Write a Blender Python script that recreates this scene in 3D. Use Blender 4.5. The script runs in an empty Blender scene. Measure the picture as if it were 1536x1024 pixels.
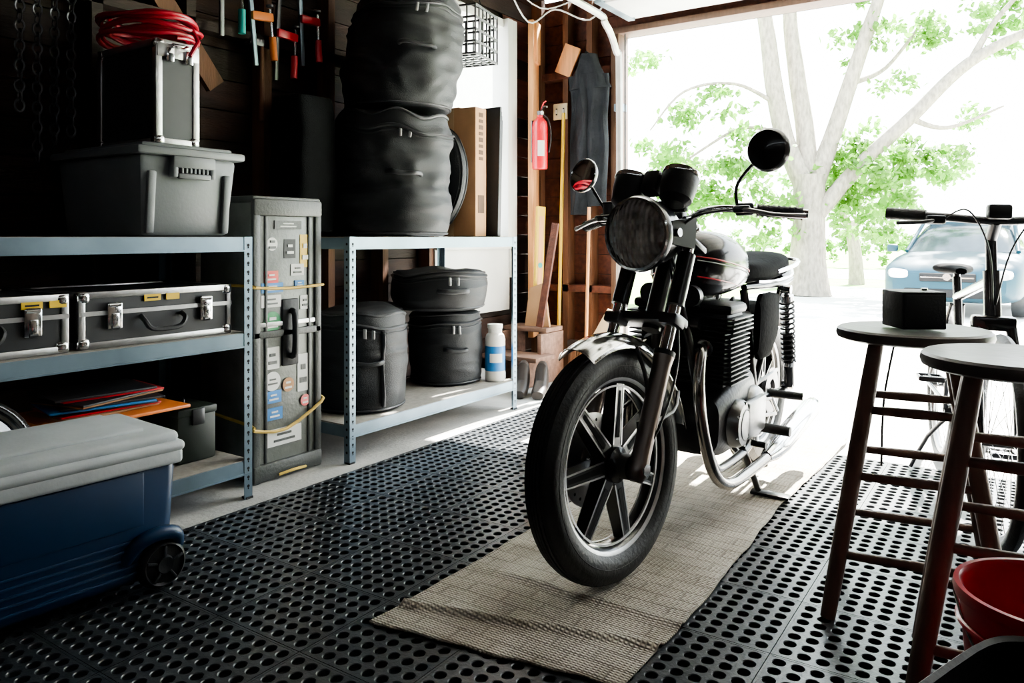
import bpy, bmesh, math, random
from math import sin, cos, pi, radians, tan
from mathutils import Vector, Matrix, Euler, noise
random.seed(7)
S = bpy.context.scene
# ------------------------------------------------------------------ materials
MC = {}
def M(name, col, rough=.5, metal=0., var=.25, scale=6., bump=0., bscale=80., spec=.5, coat=0., stretch=(1,1,1), transl=0.):
    if name in MC: return MC[name]
    m = bpy.data.materials.new(name); m.use_nodes = True
    nt = m.node_tree; N = nt.nodes; L = nt.links
    p = N['Principled BSDF']
    p.inputs['Roughness'].default_value = rough
    p.inputs['Metallic'].default_value = metal
    p.inputs['Specular IOR Level'].default_value = spec
    p.inputs['Coat Weight'].default_value = coat
    p.inputs['Coat Roughness'].default_value = .06
    tc = N.new('ShaderNodeTexCoord'); mp = N.new('ShaderNodeMapping')
    mp.inputs['Scale'].default_value = stretch
    L.new(tc.outputs['Object'], mp.inputs['Vector'])
    nz = N.new('ShaderNodeTexNoise'); nz.inputs['Scale'].default_value = scale; nz.inputs['Detail'].default_value = 5
    L.new(mp.outputs['Vector'], nz.inputs['Vector'])
    cr = N.new('ShaderNodeValToRGB')
    c = Vector(col[:3])
    a = c*(1-var); b = c*(1+var)
    cr.color_ramp.elements[0].position = .3; cr.color_ramp.elements[0].color = (a[0], a[1], a[2], 1)
    cr.color_ramp.elements[1].position = .7; cr.color_ramp.elements[1].color = (min(b[0],1), min(b[1],1), min(b[2],1), 1)
    L.new(nz.outputs['Fac'], cr.inputs['Fac']); L.new(cr.outputs['Color'], p.inputs['Base Color'])
    if bump > 0:
        n2 = N.new('ShaderNodeTexNoise'); n2.inputs['Scale'].default_value = bscale; n2.inputs['Detail'].default_value = 3
        L.new(mp.outputs['Vector'], n2.inputs['Vector'])
        bp = N.new('ShaderNodeBump'); bp.inputs['Strength'].default_value = bump; bp.inputs['Distance'].default_value = .01
        L.new(n2.outputs['Fac'], bp.inputs['Height']); L.new(bp.outputs['Normal'], p.inputs['Normal'])
    if transl > 0:
        out = N['Material Output']; t = N.new('ShaderNodeBsdfTranslucent'); mx = N.new('ShaderNodeMixShader')
        mx.inputs[0].default_value = transl
        L.new(cr.outputs['Color'], t.inputs['Color']); L.new(p.outputs[0], mx.inputs[1]); L.new(t.outputs[0], mx.inputs[2])
        L.new(mx.outputs[0], out.inputs['Surface'])
    MC[name] = m
    return m

BLK = M('black_paint', (.009,.009,.011), .28, var=.1, coat=.4)
BLKM = M('black_matte', (.015,.016,.018), .5, var=.2, bump=.1, spec=.4)
RUB = M('tyre_rubber', (.015,.016,.017), .5, var=.25, scale=20, bump=.2, bscale=90)
CHR = M('chrome', (.78,.78,.78), .13, 1., var=.08)
ALU = M('cast_aluminium', (.5,.5,.5), .35, 1., var=.15, scale=15, bump=.1)
DKM = M('dark_metal', (.09,.09,.095), .35, .9, var=.25)
FORK = M('fork_metal', (.24,.20,.18), .28, .85, var=.15)
ENG = M('engine_black', (.028,.028,.030), .42, .5, var=.3, scale=12, bump=.15, spec=.35)
STEEL = M('galv_steel_bluegray', (.18,.24,.29), .36, .7, var=.2, scale=5)
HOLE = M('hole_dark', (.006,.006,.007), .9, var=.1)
SHELFB = M('particle_board', (.30,.28,.25), .8, var=.15, scale=40, bump=.1)
NYL = M('nylon_black', (.014,.016,.019), .55, var=.25, scale=10, bump=.3, bscale=220, spec=.4)
NYLD = M('nylon_dull_black', (.008,.009,.010), .8, var=.25, scale=10, bump=.3, bscale=220, spec=.12)
NYL2 = M('nylon_trim', (.024,.026,.030), .5, var=.15, bump=.2, bscale=150)
ZIP = M('zip_metal', (.5,.5,.5), .3, .9)
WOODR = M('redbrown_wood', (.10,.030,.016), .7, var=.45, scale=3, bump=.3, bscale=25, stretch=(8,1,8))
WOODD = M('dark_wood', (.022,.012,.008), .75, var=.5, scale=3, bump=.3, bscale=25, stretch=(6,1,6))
WOODR_SHADE = M('redbrown_wood_shaded', (.032,.013,.008), .75, var=.5, scale=3, bump=.3, bscale=25, stretch=(8,1,8))  # red-brown boards darkened in colour to stand for shade deep in the garage
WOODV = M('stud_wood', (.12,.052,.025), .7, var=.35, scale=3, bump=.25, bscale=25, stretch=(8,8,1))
WOODL = M('pine_wood', (.74,.36,.15), .6, var=.2, scale=4, bump=.15, bscale=25, stretch=(10,10,1))
STW = M('stool_wood', (.13,.078,.06), .42, var=.4, scale=5, bump=.15, bscale=30, stretch=(4,4,1))
STT = M('stool_top', (.075,.066,.060), .42, var=.4, scale=9, bump=.15, bscale=30, spec=.35)
CARD = M('cardboard', (.44,.25,.13), .8, var=.12, scale=6, bump=.1)
WHT = M('white_paint', (.78,.77,.73), .5, var=.06)
PLAS = M('gray_tote_plastic', (.14,.15,.155), .42, var=.1, bump=.05)
CONC = M('concrete', (.45,.44,.42), .85, var=.2, scale=4, bump=.3, bscale=60)
YEL = M('yellow_paint', (.75,.5,.05), .4, var=.1)
RED = M('red_paint', (.6,.015,.03), .3, var=.1, coat=.3)
REDC = M('red_cable', (.36,.012,.028), .4, var=.15)
ORG = M('orange_paint', (.66,.19,.04), .45, var=.1)
TEAL = M('teal_plastic', (.02,.3,.28), .4)
BLUE = M('cooler_blue', (.008,.034,.090), .38, var=.12, scale=4)
LID = M('cooler_lid_white', (.58,.61,.62), .5, var=.07, scale=12, bump=.1)
GRN = M('green_label', (.05,.3,.12), .5)
BLUL = M('blue_label', (.03,.2,.5), .5)
GLS = M('mirror_glass', (.8,.82,.84), .03, 1., var=.02)

# ------------------------------------------------------------------ builder
def cr_spline(pts, sub, closed=False):
    pts = [Vector(p) for p in pts]
    if sub <= 1 or len(pts) < 3: return pts
    out = []; n = len(pts)
    rng = range(n if closed else n-1)
    for i in rng:
        p1 = pts[i]; p2 = pts[(i+1) % n]
        p0 = pts[i-1] if (i > 0 or closed) else p1
        p3 = pts[(i+2) % n] if (i+2 < n or closed) else p2
        for k in range(sub):
            t = k/sub
            out.append(.5*((2*p1)+(-p0+p2)*t+(2*p0-5*p1+4*p2-p3)*t*t+(-p0+3*p1-3*p2+p3)*t**3))
    if not closed: out.append(pts[-1])
    return out

class B:
    def __init__(s): s.v=[]; s.f=[]; s.fm=[]; s.mats=[]; s.M=Matrix(); s.warp=None
    def mi(s, m):
        if m not in s.mats: s.mats.append(m)
        return s.mats.index(m)
    def add(s, V, F, m):
        o = len(s.v); k = s.mi(m)
        for p in V:
            p = Vector(p)
            if s.warp: p = s.warp(p)
            s.v.append(s.M @ p)
        for f in F: s.f.append([i+o for i in f]); s.fm.append(k)
    def box(s, c, sz, m, rot=(0,0,0), bev=0., seg=2, taper=1.):
        bm = bmesh.new(); bmesh.ops.create_cube(bm, size=1)
        for v in bm.verts:
            t = taper if v.co.z < 0 else 1.
            v.co = Vector((v.co.x*sz[0]*t, v.co.y*sz[1]*t, v.co.z*sz[2]))
        if bev > 0:
            bmesh.ops.bevel(bm, geom=list(bm.edges), offset=min(bev, min(sz)*.45), segments=seg, affect='EDGES', profile=.5)
        X = Matrix.Translation(c) @ Euler(rot).to_matrix().to_4x4()
        bm.verts.index_update()
        s.add([X @ v.co for v in bm.verts], [[v.index for v in f.verts] for f in bm.faces], m); bm.free()
    def hexa(s, P, m):
        s.add(P, [(0,3,2,1),(4,5,6,7),(0,1,5,4),(1,2,6,5),(2,3,7,6),(3,0,4,7)], m)
    def tube(s, pts, r, m, n=10, sub=1, closed=False, radii=None, cap=True):
        P = cr_spline(pts, sub, closed); k = len(P)
        if radii:
            R = []
            for i in range(k):
                t = i/(k-1)*(len(radii)-1); a = int(min(t, len(radii)-2)); R.append(radii[a]+(radii[a+1]-radii[a])*(t-a))
        else: R = [r]*k
        V = []; F = []; up = None
        for i in range(k):
            a = P[i-1] if (i > 0 or closed) else P[i]; b = P[(i+1) % k] if (i < k-1 or closed) else P[i]
            t = (b-a)
            t = t.normalized() if t.length > 1e-9 else Vector((0,0,1))
            if up is None:
                up = Vector((0,0,1)) if abs(t.z) < .9 else Vector((1,0,0))
            up = (up - t*up.dot(t))
            up = up.normalized() if up.length > 1e-6 else t.orthogonal().normalized()
            w = t.cross(up)
            for j in range(n):
                th = 2*pi*j/n; V.append(P[i]+(up*cos(th)+w*sin(th))*R[i])
        for i in range(k if closed else k-1):
            for j in range(n):
                F.append((i*n+j, i*n+(j+1)%n, ((i+1)%k)*n+(j+1)%n, ((i+1)%k)*n+j))
        if cap and not closed:
            F.append(tuple(reversed(range(n)))); F.append(tuple(range((k-1)*n, k*n)))
        s.add(V, F, m)
    def cyl(s, a, b, r, m, r2=None, n=20):
        s.tube([a, b], r, m, n=n, radii=[r, r if r2 is None else r2])
    def lathe(s, prof, m, n=32, c=(0,0,0), axis='Z', a0=0., a1=2*pi, X=None):
        full = abs(a1-a0-2*pi) < 1e-6; k = n if full else n+1; V=[]; F=[]; c=Vector(c)
        for i in range(k):
            th = a0+(a1-a0)*i/n
            for (r, z) in prof:
                if axis == 'Z': p = Vector((r*cos(th), r*sin(th), z))
                elif axis == 'X': p = Vector((z, r*sin(th), r*cos(th)))
                else: p = Vector((r*sin(th), z, r*cos(th)))
                if X: p = X @ p
                V.append(p+c)
        q = len(prof)
        for i in range(n):
            for j in range(q-1):
                F.append((i*q+j, ((i+1)%k)*q+j, ((i+1)%k)*q+j+1, i*q+j+1))
        s.add(V, F, m)
    def torus(s, c, R, r, m, axis='Z', n=32, k=8, X=None):
        s.lathe([(R+r*cos(2*pi*j/k), r*sin(2*pi*j/k)) for j in range(k+1)], m, n, c, axis, X=X)
    def loft(s, rings, m, cap=True):
        n=len(rings[0]); V=[p for r in rings for p in r]; F=[]
        for i in range(len(rings)-1):
            for j in range(n): F.append((i*n+j,i*n+(j+1)%n,(i+1)*n+(j+1)%n,(i+1)*n+j))
        if cap: F.append(tuple(reversed(range(n)))); F.append(tuple(range((len(rings)-1)*n,len(rings)*n)))
        s.add(V,F,m)
    def loft_y(s, secs, m, e=2.6, n=28, cx=0):
        R=[]
        for (y,w,z0,z1) in secs:
            ring=[]
            for j in range(n):
                th=2*pi*j/n; c_=cos(th); s_=sin(th)
                ring.append(Vector((cx+w*math.copysign(abs(c_)**(2/e),c_), y, (z0+z1)/2+(z1-z0)/2*math.copysign(abs(s_)**(2/e),s_))))
            R.append(ring)
        s.loft(R,m)
    def fin(s, name, parent=None, loc=(0,0,0), rot=(0,0,0), ang=38, mat4=None):
        me=bpy.data.meshes.new(name); me.from_pydata([tuple(v) for v in s.v],[],s.f)
        for m in s.mats: me.materials.append(m)
        me.polygons.foreach_set('material_index', s.fm)
        me.polygons.foreach_set('use_smooth', [True]*len(s.f))
        bm=bmesh.new(); bm.from_mesh(me)
        bmesh.ops.recalc_face_normals(bm, faces=bm.faces); bm.to_mesh(me); bm.free()
        me.set_sharp_from_angle(angle=radians(ang)); me.update()
        o=bpy.data.objects.new(name, me); S.collection.objects.link(o)
        o.location=loc; o.rotation_euler=rot
        if mat4 is not None: o.matrix_local=mat4
        if parent: o.parent=parent
        return o
def empty(name, loc=(0,0,0), rot=(0,0,0)):
    o=bpy.data.objects.new(name,None); o.location=loc; o.rotation_euler=rot; o.empty_display_size=.1
    S.collection.objects.link(o); return o

# ------------------------------------------------------------------ camera
cam=bpy.data.cameras.new('camera'); co=bpy.data.objects.new('camera',cam); S.collection.objects.link(co)
cam.sensor_width=36; cam.lens=1150/1536*36; cam.shift_y=-157/1536; cam.clip_start=.02; cam.clip_end=300
co.location=(0,0,1.0); co.rotation_euler=(radians(90),0,radians(34)); S.camera=co

# ------------------------------------------------------------------ room
XL=-3.15; YD=5.0; XR=2.7; YB=-2.6; ZC=2.8
DX0=-2.43; DX1=2.1; DH=2.44
b=B(); b.box(((XL+XR)/2,(YB+YD)/2,-.05),(XR-XL+.2,YD-YB+.2,.1),CONC); b.fin('floor')
WY0,WY1,WZ0,WZ1=3.72,4.55,.95,2.55
b=B()
h=.145; z=0; i=0
while z<ZC:
    segs=[(YB,WY0),(WY1,YD)] if (z+h>WZ0 and z<WZ1) else [(YB,YD)]
    for (a,c) in segs: b.box((XL-.012,(a+c)/2,z+h/2),(.02,c-a,h-.006),(WOODR if a>4 else WOODR_SHADE) if (i%3) else WOODD)  # lit tone only past the window, shaded copy of the wood elsewhere
    z+=h; i+=1
b.box((XL-.05,(YB+WY0)/2,ZC/2),(.03,WY0-YB,ZC),WOODD); b.box((XL-.05,(WY1+YD)/2,ZC/2),(.03,YD-WY1,ZC),WOODD)
b.box((XL-.05,(WY0+WY1)/2,WZ0/2),(.03,WY1-WY0,WZ0),WOODD); b.box((XL-.05,(WY0+WY1)/2,(WZ1+ZC)/2),(.03,WY1-WY0,ZC-WZ1),WOODD)
y=YB+.1
while y<3.7:
    b.box((XL+.045,y,ZC/2),(.09,.045,ZC),WOODV if y>2.2 else WOODD); y+=.41  # studs farther from the door get dark wood, shade put into their colour
b.box((XL+.045,4.96,ZC/2),(.09,.05,ZC),WOODV)
b.box((XL+.05,(YB+WY0)/2,1.95),(.08,WY0-YB,.045),WOODD)
b.box((XL+.06,1.75,2.2),(.03,.09,1.3),WOODV,rot=(radians(38),0,0))
b.fin('wall_left')
b=B()
for (yy) in (WY0+.03,WY1-.03): b.box((XL+.02,yy,(WZ0+WZ1)/2),(.14,.06,WZ1-WZ0),WHT,bev=.004)
for zz in (WZ0+.03,WZ1-.03,1.68): b.box((XL+.0,(WY0+WY1)/2,zz),(.1 if zz!=1.68 else .05,WY1-WY0,.06 if zz!=1.68 else .04),WHT,bev=.004)
b.box((XL+.07,WY1+.025,1.63),(.03,.07,1.84),WHT,bev=.003)
b.box((XL+.05,(WY0+WY1)/2,.7),(.02,WY1-WY0,.44),WHT,bev=.003)
b.box((XL+.04,(WY0+WY1)/2,WZ0-.02),(.10,WY1-WY0+.02,.03),WHT,bev=.004)
b.fin('window_1')
b=B()
def fw(x0,x1,z0,z1):
    z=z0
    while z<z1-1e-3:
        hh=min(.145,z1-z); b.box(((x0+x1)/2,YD+.06,z+hh/2),(x1-x0,.02,hh-.005),WOODR); z+=.145
fw(XL,DX0,0,ZC); fw(DX1,XR,0,ZC); fw(DX0,DX1,DH,ZC)
b.box(((XL+DX0)/2,YD+.085,ZC/2),(DX0-XL,.03,ZC),WOODD)
b.box(((XR+DX1)/2,YD+.085,ZC/2),(XR-DX1,.03,ZC),WOODD); b.box(((DX0+DX1)/2,YD+.085,(DH+ZC)/2),(DX1-DX0,.03,ZC-DH),WOODD)
for x in (XL+.03,-2.86,-2.66): b.box((x,YD,ZC/2),(.045,.1,ZC),WOODV)
b.box((-2.8,YD,.62),(.7,.1,.05),WOODR); b.box((-2.8,YD-.01,2.2),(.7,.1,.05),WOODR)
b.fin('wall_front')
b=B()
TRW=M('door_trim_wood',(.09,.048,.03),.6,var=.2,stretch=(8,8,1))
b.box((DX0-.01,YD+.0,DH/2),(.06,.16,DH),TRW,bev=.004); b.box((DX1+.01,YD,DH/2),(.06,.16,DH),TRW,bev=.004)
b.box(((DX0+DX1)/2,YD,DH+.02),(DX1-DX0+.12,.16,.045),TRW,bev=.004)
b.fin('trim_1')
b=B(); b.box((XR+.03,(YB+YD)/2,ZC/2),(.06,YD-YB,ZC),WOODD); b.fin('wall_right')
b=B(); b.box(((XL+XR)/2,YB-.03,ZC/2),(XR-XL,.06,ZC),WOODD); b.fin('wall_back')
b=B(); b.box(((XL+XR)/2,(YB+YD)/2,ZC+.13),(XR-XL+.2,YD-YB+.2,.04),WOODD)
y=YB+.3
while y<YD: b.box(((XL+XR)/2,y,ZC+.05),(XR-XL,.045,.14),WOODD); y+=.6
b.fin('ceiling')
b=B(); b.box((-2.98,3.98,.06),(.26,.36,.12),CONC,bev=.01); b.fin('concrete_curb')
b=B()
for i in range(4):
    y0=2.62+i*.56; b.box((-.1,y0+.27,2.52),(4.4,.55,.045),WHT,bev=.008)
    for k in range(5): b.box((-1.9+k*.9,y0+.27,2.492),(.72,.4,.012),WHT,bev=.004)
    for k in range(6): b.box((-2.26+k*.86,y0+.27,2.49),(.05,.5,.02),STEEL)
b.tube([(-2.36,4.83,.02),(-2.36,4.83,2.05),(-2.36,4.78,2.28),(-2.36,4.62,2.43),(-2.36,4.35,2.48),(-2.36,2.3,2.49)],.024,M('track_white_steel',(.6,.6,.58),.4,.5),n=8,sub=5)
b.tube([(-2.31,4.82,.3),(-2.31,4.82,2.4)],.006,DKM,n=6)
for z_ in (.5,1.2,1.9): b.box((-2.37,4.87,z_),(.06,.08,.05),STEEL)
b.fin('garage_door_overhead')

# ------------------------------------------------------------------ rubber mats
RM=M('mat_rubber',(.032,.036,.041),.30,var=.3,scale=30,bump=.12,bscale=120,spec=.6)
p=.0423; nh=7; T=.012
def sq(th,r):
    c_,s_=cos(th),sin(th); k=r/max(abs(c_),abs(s_)); return (c_*k,s_*k)
def mats(loc,nx_,ny_):
    b=B()
    for i in range(nh):
        for j in range(nh):
            cx=.007+p*(i+.5); cy=.007+p*(j+.5)
            V=[];F=[]
            for k in range(16):
                a=sq(2*pi*k/16,p/2); V.append((cx+a[0],cy+a[1],T))
            for (rr,zz) in ((.0165,T),(.0145,T-.002),(.0145,.001)):
                for k in range(16):
                    th=2*pi*k/16; V.append((cx+rr*cos(th),cy+rr*sin(th),zz))
            for q in range(3):
                for k in range(16): F.append((q*16+k,q*16+(k+1)%16,(q+1)*16+(k+1)%16,(q+1)*16+k))
            b.add(V,F,RM)
    W=.007+p*nh
    for (x0,x1,y0,y1) in ((.001,.007,.001,.309),(W,.309,.001,.309),(.007,W,.001,.007),(.007,W,W,.309)):
        b.box(((x0+x1)/2,(y0+y1)/2,T/2),(x1-x0,y1-y0,T+.001),RM)
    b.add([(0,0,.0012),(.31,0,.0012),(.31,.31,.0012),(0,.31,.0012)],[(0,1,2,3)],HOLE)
    o=b.fin('rubber_floor_mat',loc=loc)
    for ax,n_ in ((0,nx_),(1,ny_)):
        md=o.modifiers.new('arr%d'%ax,'ARRAY'); md.count=n_; md.use_relative_offset=False; md.use_constant_offset=True
        md.constant_offset_displace=(.31,0,0) if ax==0 else (0,.31,0)
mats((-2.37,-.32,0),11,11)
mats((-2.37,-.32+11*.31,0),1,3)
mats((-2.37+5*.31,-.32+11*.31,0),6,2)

def rugmat():
    m=bpy.data.materials.new('woven_rug'); m.use_nodes=True; nt=m.node_tree; N=nt.nodes; L=nt.links; p=N['Principled BSDF']
    p.inputs['Roughness'].default_value=.9
    tc=N.new('ShaderNodeTexCoord')
    mp=N.new('ShaderNodeMapping'); mp.inputs['Scale'].default_value=(1,1,0); L.new(tc.outputs['Object'],mp.inputs['Vector'])
    br=N.new('ShaderNodeTexBrick'); br.inputs['Scale'].default_value=8; br.inputs['Mortar Size'].default_value=.06; br.inputs['Mortar Smooth'].default_value=.6
    br.inputs['Color1'].default_value=(1,1,1,1); br.inputs['Color2'].default_value=(.6,.6,.6,1); br.inputs['Mortar'].default_value=(.2,.2,.2,1)
    br.inputs['Brick Width'].default_value=.9; br.inputs['Row Height'].default_value=.45
    L.new(mp.outputs[0],br.inputs['Vector'])
    wx=N.new('ShaderNodeTexWave'); wx.bands_direction='X'; wx.inputs['Scale'].default_value=24; wx.inputs['Distortion'].default_value=2
    wy=N.new('ShaderNodeTexWave'); wy.bands_direction='Y'; wy.inputs['Scale'].default_value=34; wy.inputs['Distortion'].default_value=2
    for w in (wx,wy): L.new(mp.outputs[0],w.inputs['Vector'])
    ml=N.new('ShaderNodeMath'); ml.operation='MULTIPLY'; L.new(wx.outputs['Fac'],ml.inputs[0]); L.new(wy.outputs['Fac'],ml.inputs[1])
    ad=N.new('ShaderNodeMath'); ad.operation='MULTIPLY_ADD'; ad.inputs[1].default_value=.6
    L.new(br.outputs['Color'],ad.inputs[0]); L.new(ml.outputs[0],ad.inputs[2])
    nz=N.new('ShaderNodeTexNoise'); nz.inputs['Scale'].default_value=5; nz.inputs['Detail'].default_value=8; L.new(mp.outputs[0],nz.inputs['Vector'])
    cr=N.new('ShaderNodeValToRGB'); cr.color_ramp.elements[0].color=(.40,.35,.28,1); cr.color_ramp.elements[0].position=.3
    cr.color_ramp.elements[1].color=(.72,.66,.56,1); cr.color_ramp.elements[1].position=.7
    L.new(nz.outputs['Fac'],cr.inputs['Fac'])
    m2=N.new('ShaderNodeMix'); m2.data_type='RGBA'; m2.blend_type='MULTIPLY'; m2.inputs['Factor'].default_value=.55
    L.new(cr.outputs['Color'],m2.inputs[6])
    c2=N.new('ShaderNodeValToRGB'); c2.color_ramp.elements[0].color=(.27,.24,.2,1); c2.color_ramp.elements[0].position=.1; c2.color_ramp.elements[1].position=.8
    L.new(ad.outputs[0],c2.inputs['Fac']); L.new(c2.outputs['Color'],m2.inputs[7])
    L.new(m2.outputs[2],p.inputs['Base Color'])
    bp=N.new('ShaderNodeBump'); bp.inputs['Strength'].default_value=.8; bp.inputs['Distance'].default_value=.006
    L.new(ad.outputs[0],bp.inputs['Height']); L.new(bp.outputs['Normal'],p.inputs['Normal'])
    return m
RUG=rugmat()
b=B(); nx,ny=40,220; V=[];F=[]
for j in range(ny+1):
    for i in range(nx+1):
        u=i/nx; v=j/ny
        x=-1.40+.66*u+.012*sin(v*9)+.01*noise.noise(Vector((v*12,u,3)))
        y=1.42+.10*u+2.5*v+.02*noise.noise(Vector((u*5,v*3,1)))
        zz=.0145+.008*max(0,noise.noise(Vector((u*2.0,v*22,5))))+.012*math.exp(-((v-.05-.03*u)/.005)**2)+.008*math.exp(-((v-.17+.04*u)/.006)**2)*min(1,u*3)
        V.append((x,y,zz))
for j in range(ny):
    for i in range(nx): a=j*(nx+1)+i; F.append((a,a+1,a+nx+2,a+nx+1))
b.add(V,F,RUG); o=b.fin('woven_rug',ang=180)
sd=o.modifiers.new('sol','SOLIDIFY'); sd.thickness=.004; sd.offset=1

# ------------------------------------------------------------------ racks
def rack(name,y0,y1,x0,x1,shelves,H=1.0):
    b=B()
    L_=.035
    for (x,sx) in ((x1,-1),(x0,1)):
        for (y,sy) in ((y0,1),(y1,-1)):
            b.box((x+sx*.001,y+sy*L_/2,H/2),(.002,L_,H),STEEL); b.box((x+sx*L_/2,y,H/2),(L_,.002,H),STEEL)
            z=.05
            while z<H-.02:
                b.lathe([(0,0),(.006,0)],HOLE,10,(x+(.0008 if sx<0 else -.0008),y+sy*L_*.5,z),'X')
                b.lathe([(0,0),(.0035,0)],HOLE,8,(x+(.0009 if sx<0 else -.0009),y+sy*L_*.5,z-.009),'X')
                b.lathe([(0,0),(.006,0)],HOLE,10,(x+sx*L_*.5,y-sy*.0018,z),'Y'); z+=.034
            b.box((x+sx*.012,y+sy*.012,.004),(.03,.03,.008),BLKM)
    for z in shelves:
        for x in (x0+.004,x1-.004):
            b.box((x,(y0+y1)/2,z-.03),(.004,y1-y0-.008,.05),STEEL); b.box((x-(.012 if x>x0+.1 else -.012),(y0+y1)/2,z-.004),(.026,y1-y0-.01,.004),STEEL)
            b.box((x,(y0+y1)/2,z-.053),(.012,y1-y0-.008,.006),STEEL)
        for y in (y0+.004,y1-.004): b.box(((x0+x1)/2,y,z-.03),(x1-x0-.01,.004,.05),STEEL)
        b.box(((x0+x1)/2,(y0+y1)/2,z-.006),(x1-x0-.014,y1-y0-.014,.012),SHELFB)
    return b.fin(name)
RX0,RX1=-3.04,-2.47
rack('steel_shelving_rack',.5,1.88,RX0,RX1,(1.0,.635,.15))
rack('steel_shelving_rack',2.39,3.71,RX0,RX1,(1.0,.17))

# ------------------------------------------------------------------ soft bags
def bag(name,c,r,h,sc=(1,1),bulge=.04,wr=1.,seed=0,handle=-.6,strap=1,lean=(0,0)):
    b=B()
    def warp(p):
        q=Vector((p.x*4+seed,p.y*4,p.z*5)); w=Vector((p.x*2.5+seed*3,p.y*2.5,p.z*15))
        w2=Vector((p.x*6+seed,p.y*6+4,p.z*9+p.x*5))
        rr=math.hypot(p.x,p.y); side=min(1,(rr/r)**2)
        env=sin(pi*max(0,min(1,p.z/h)))**.5 if 0<p.z<h else 0
        ridge=(1-abs(noise.noise(w))*3.2); ridge2=1-abs(noise.noise(w2))*3
        k=1+wr*(.04*noise.noise(q)+.022*ridge*side*env+.018*ridge2*side*env)
        t=p.z/h
        return Vector((p.x*k*sc[0]+lean[0]*t,p.y*k*sc[1]+lean[1]*t,p.z+.03*wr*noise.noise(q*1.3)*t))
    b.warp=warp
    prof=[(0,0),(r*.5,0),(r*.94,0),(r*.99,.012)]
    nn=44
    for i in range(1,nn):
        t=i/nn; prof.append((r*(1+bulge*sin(pi*t)), .012+(h-.024)*t))
    prof+=[(r*.99,h-.012),(r*.93,h),(r*.7,h+.006),(r*.35,h+.01),(0,h+.012)]
    b.lathe(prof,NYL,88)
    for z in (.014,h-.012): b.torus((0,0,z),r*1.0,.006,NYL2,n=64,k=6)
    zz=h*.86
    b.torus((0,0,zz),r*(1+bulge*.45)+.001,.008,NYL2,n=64,k=6); b.torus((0,0,zz-.02),r*(1+bulge*.5)+.001,.0035,NYL2,n=64,k=6)
    a=handle; R1=r*(1+bulge)
    if strap:
        hp=[(R1*1.0*cos(a-.3),R1*1.0*sin(a-.3),h*.50),(R1*1.10*cos(a-.2),R1*1.10*sin(a-.2),h*.5),(R1*1.12*cos(a),R1*1.12*sin(a),h*.49),(R1*1.10*cos(a+.2),R1*1.10*sin(a+.2),h*.5),(R1*1.0*cos(a+.3),R1*1.0*sin(a+.3),h*.5)]
        b.tube(hp,.013,NYL2,n=8,sub=4)
        for d in (-.08,.08): b.box((R1*1.03*cos(a+d),R1*1.03*sin(a+d),zz-.03),(.008,.014,.04),ZIP,rot=(0,0,a),bev=.002)
    if strap>1:
        for d in (-.3,.3):
            X=[(R1*1.008*cos(a+d),R1*1.008*sin(a+d),h*t) for t in (.06,.3,.5,.7,.84)]
            b.tube(X,.009,NYL2,n=6,sub=2)
    return b.fin(name,loc=c,ang=60)
bag('drum_bag',(-2.715,2.92,1.002),.28,.61,seed=1,bulge=.04,wr=1.9)
bag('drum_bag',(-2.705,2.95,1.64),.265,.58,seed=5,bulge=.11,wr=1.8,lean=(.02,.07))
bag('drum_bag',(-2.745,2.72,.172),.225,.47,seed=9,wr=1.1,strap=2)
bag('drum_bag',(-2.80,3.46,.172),.20,.40,seed=12,wr=1.1)
bag('snare_drum_bag',(-2.77,3.37,.60),.255,.21,seed=15,wr=.9,bulge=.06)
bag('snare_drum_bag',(-2.92,3.09,.172),.10,.46,seed=19,wr=.6,strap=0)
b=B()
b.warp=lambda p: p+Vector((.02*noise.noise(p*6),.02*noise.noise(p*6+Vector((3,0,0))),.015*noise.noise(p*4)))
rings=[]
for i in range(20):
    t=i/19; rr=1-.12*(abs(2*t-1)**6); ring=[]
    for j in range(40):
        th=2*pi*j/40; c_=cos(th);s_=sin(th)
        ring.append(Vector((.13*rr*math.copysign(abs(c_)**.4,c_),.12*rr*math.copysign(abs(s_)**.4,s_),.64*t)))
    rings.append(ring)
b.loft(rings,NYLD)
b.fin('amplifier_cover_bag',loc=(-2.89,2.49,1.018),ang=60)
b=B(); b.warp=lambda p: Vector((p.x,p.y+.012*noise.noise(p*7),p.z*1.25))
b.lathe([(0,-.04),(.2,-.042),(.235,-.03),(.247,-.012),(.247,.012),(.235,.03),(.2,.042),(0,.04)],NYL,48,axis='Y')
b.torus((0,-.02,0),.245,.006,NYL2,axis='Y',n=48); b.torus((0,.02,0),.245,.006,NYL2,axis='Y',n=48)
b.tube([(.06,-.05,.2),(.0,-.09,.24),(-.06,-.05,.2)],.01,NYL2,sub=4)
b.fin('cymbal_bag',loc=(-2.80,3.33,1.325),rot=(radians(-5),0,0))
b=B(); b.box((0,0,.36),(.34,.11,.72),CARD,bev=.003); b.box((0,-.057,.36),(.05,.002,.72),M('packing_tape',(.5,.34,.2),.3))
PRN=M('box_print',(.09,.05,.03),.8)
for k in range(8): b.box((.171,.0,.68-.035*k),(.002,.04,.018 if k%2 else .024),PRN)
b.box((.171,0,.18),(.002,.06,.1),PRN)
b.box((-.05,0,.723),(.22,.11,.004),CARD)
b.fin('cardboard_box',loc=(-2.72,3.46,1.003),rot=(0,0,radians(3)))
b=B()
for i in range(4): b.box((0,i*.026,.37-.01*i),(.48-.03*i,.018,.74-.02*i),BLKM if i%2 else NYL2,bev=.004)
b.fin('folded_panel_stack',loc=(-2.74,3.57,1.003),rot=(radians(-2),0,0))
b=B(); CR=M('milk_crate_plastic',(.10,.105,.11),.5)
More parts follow.
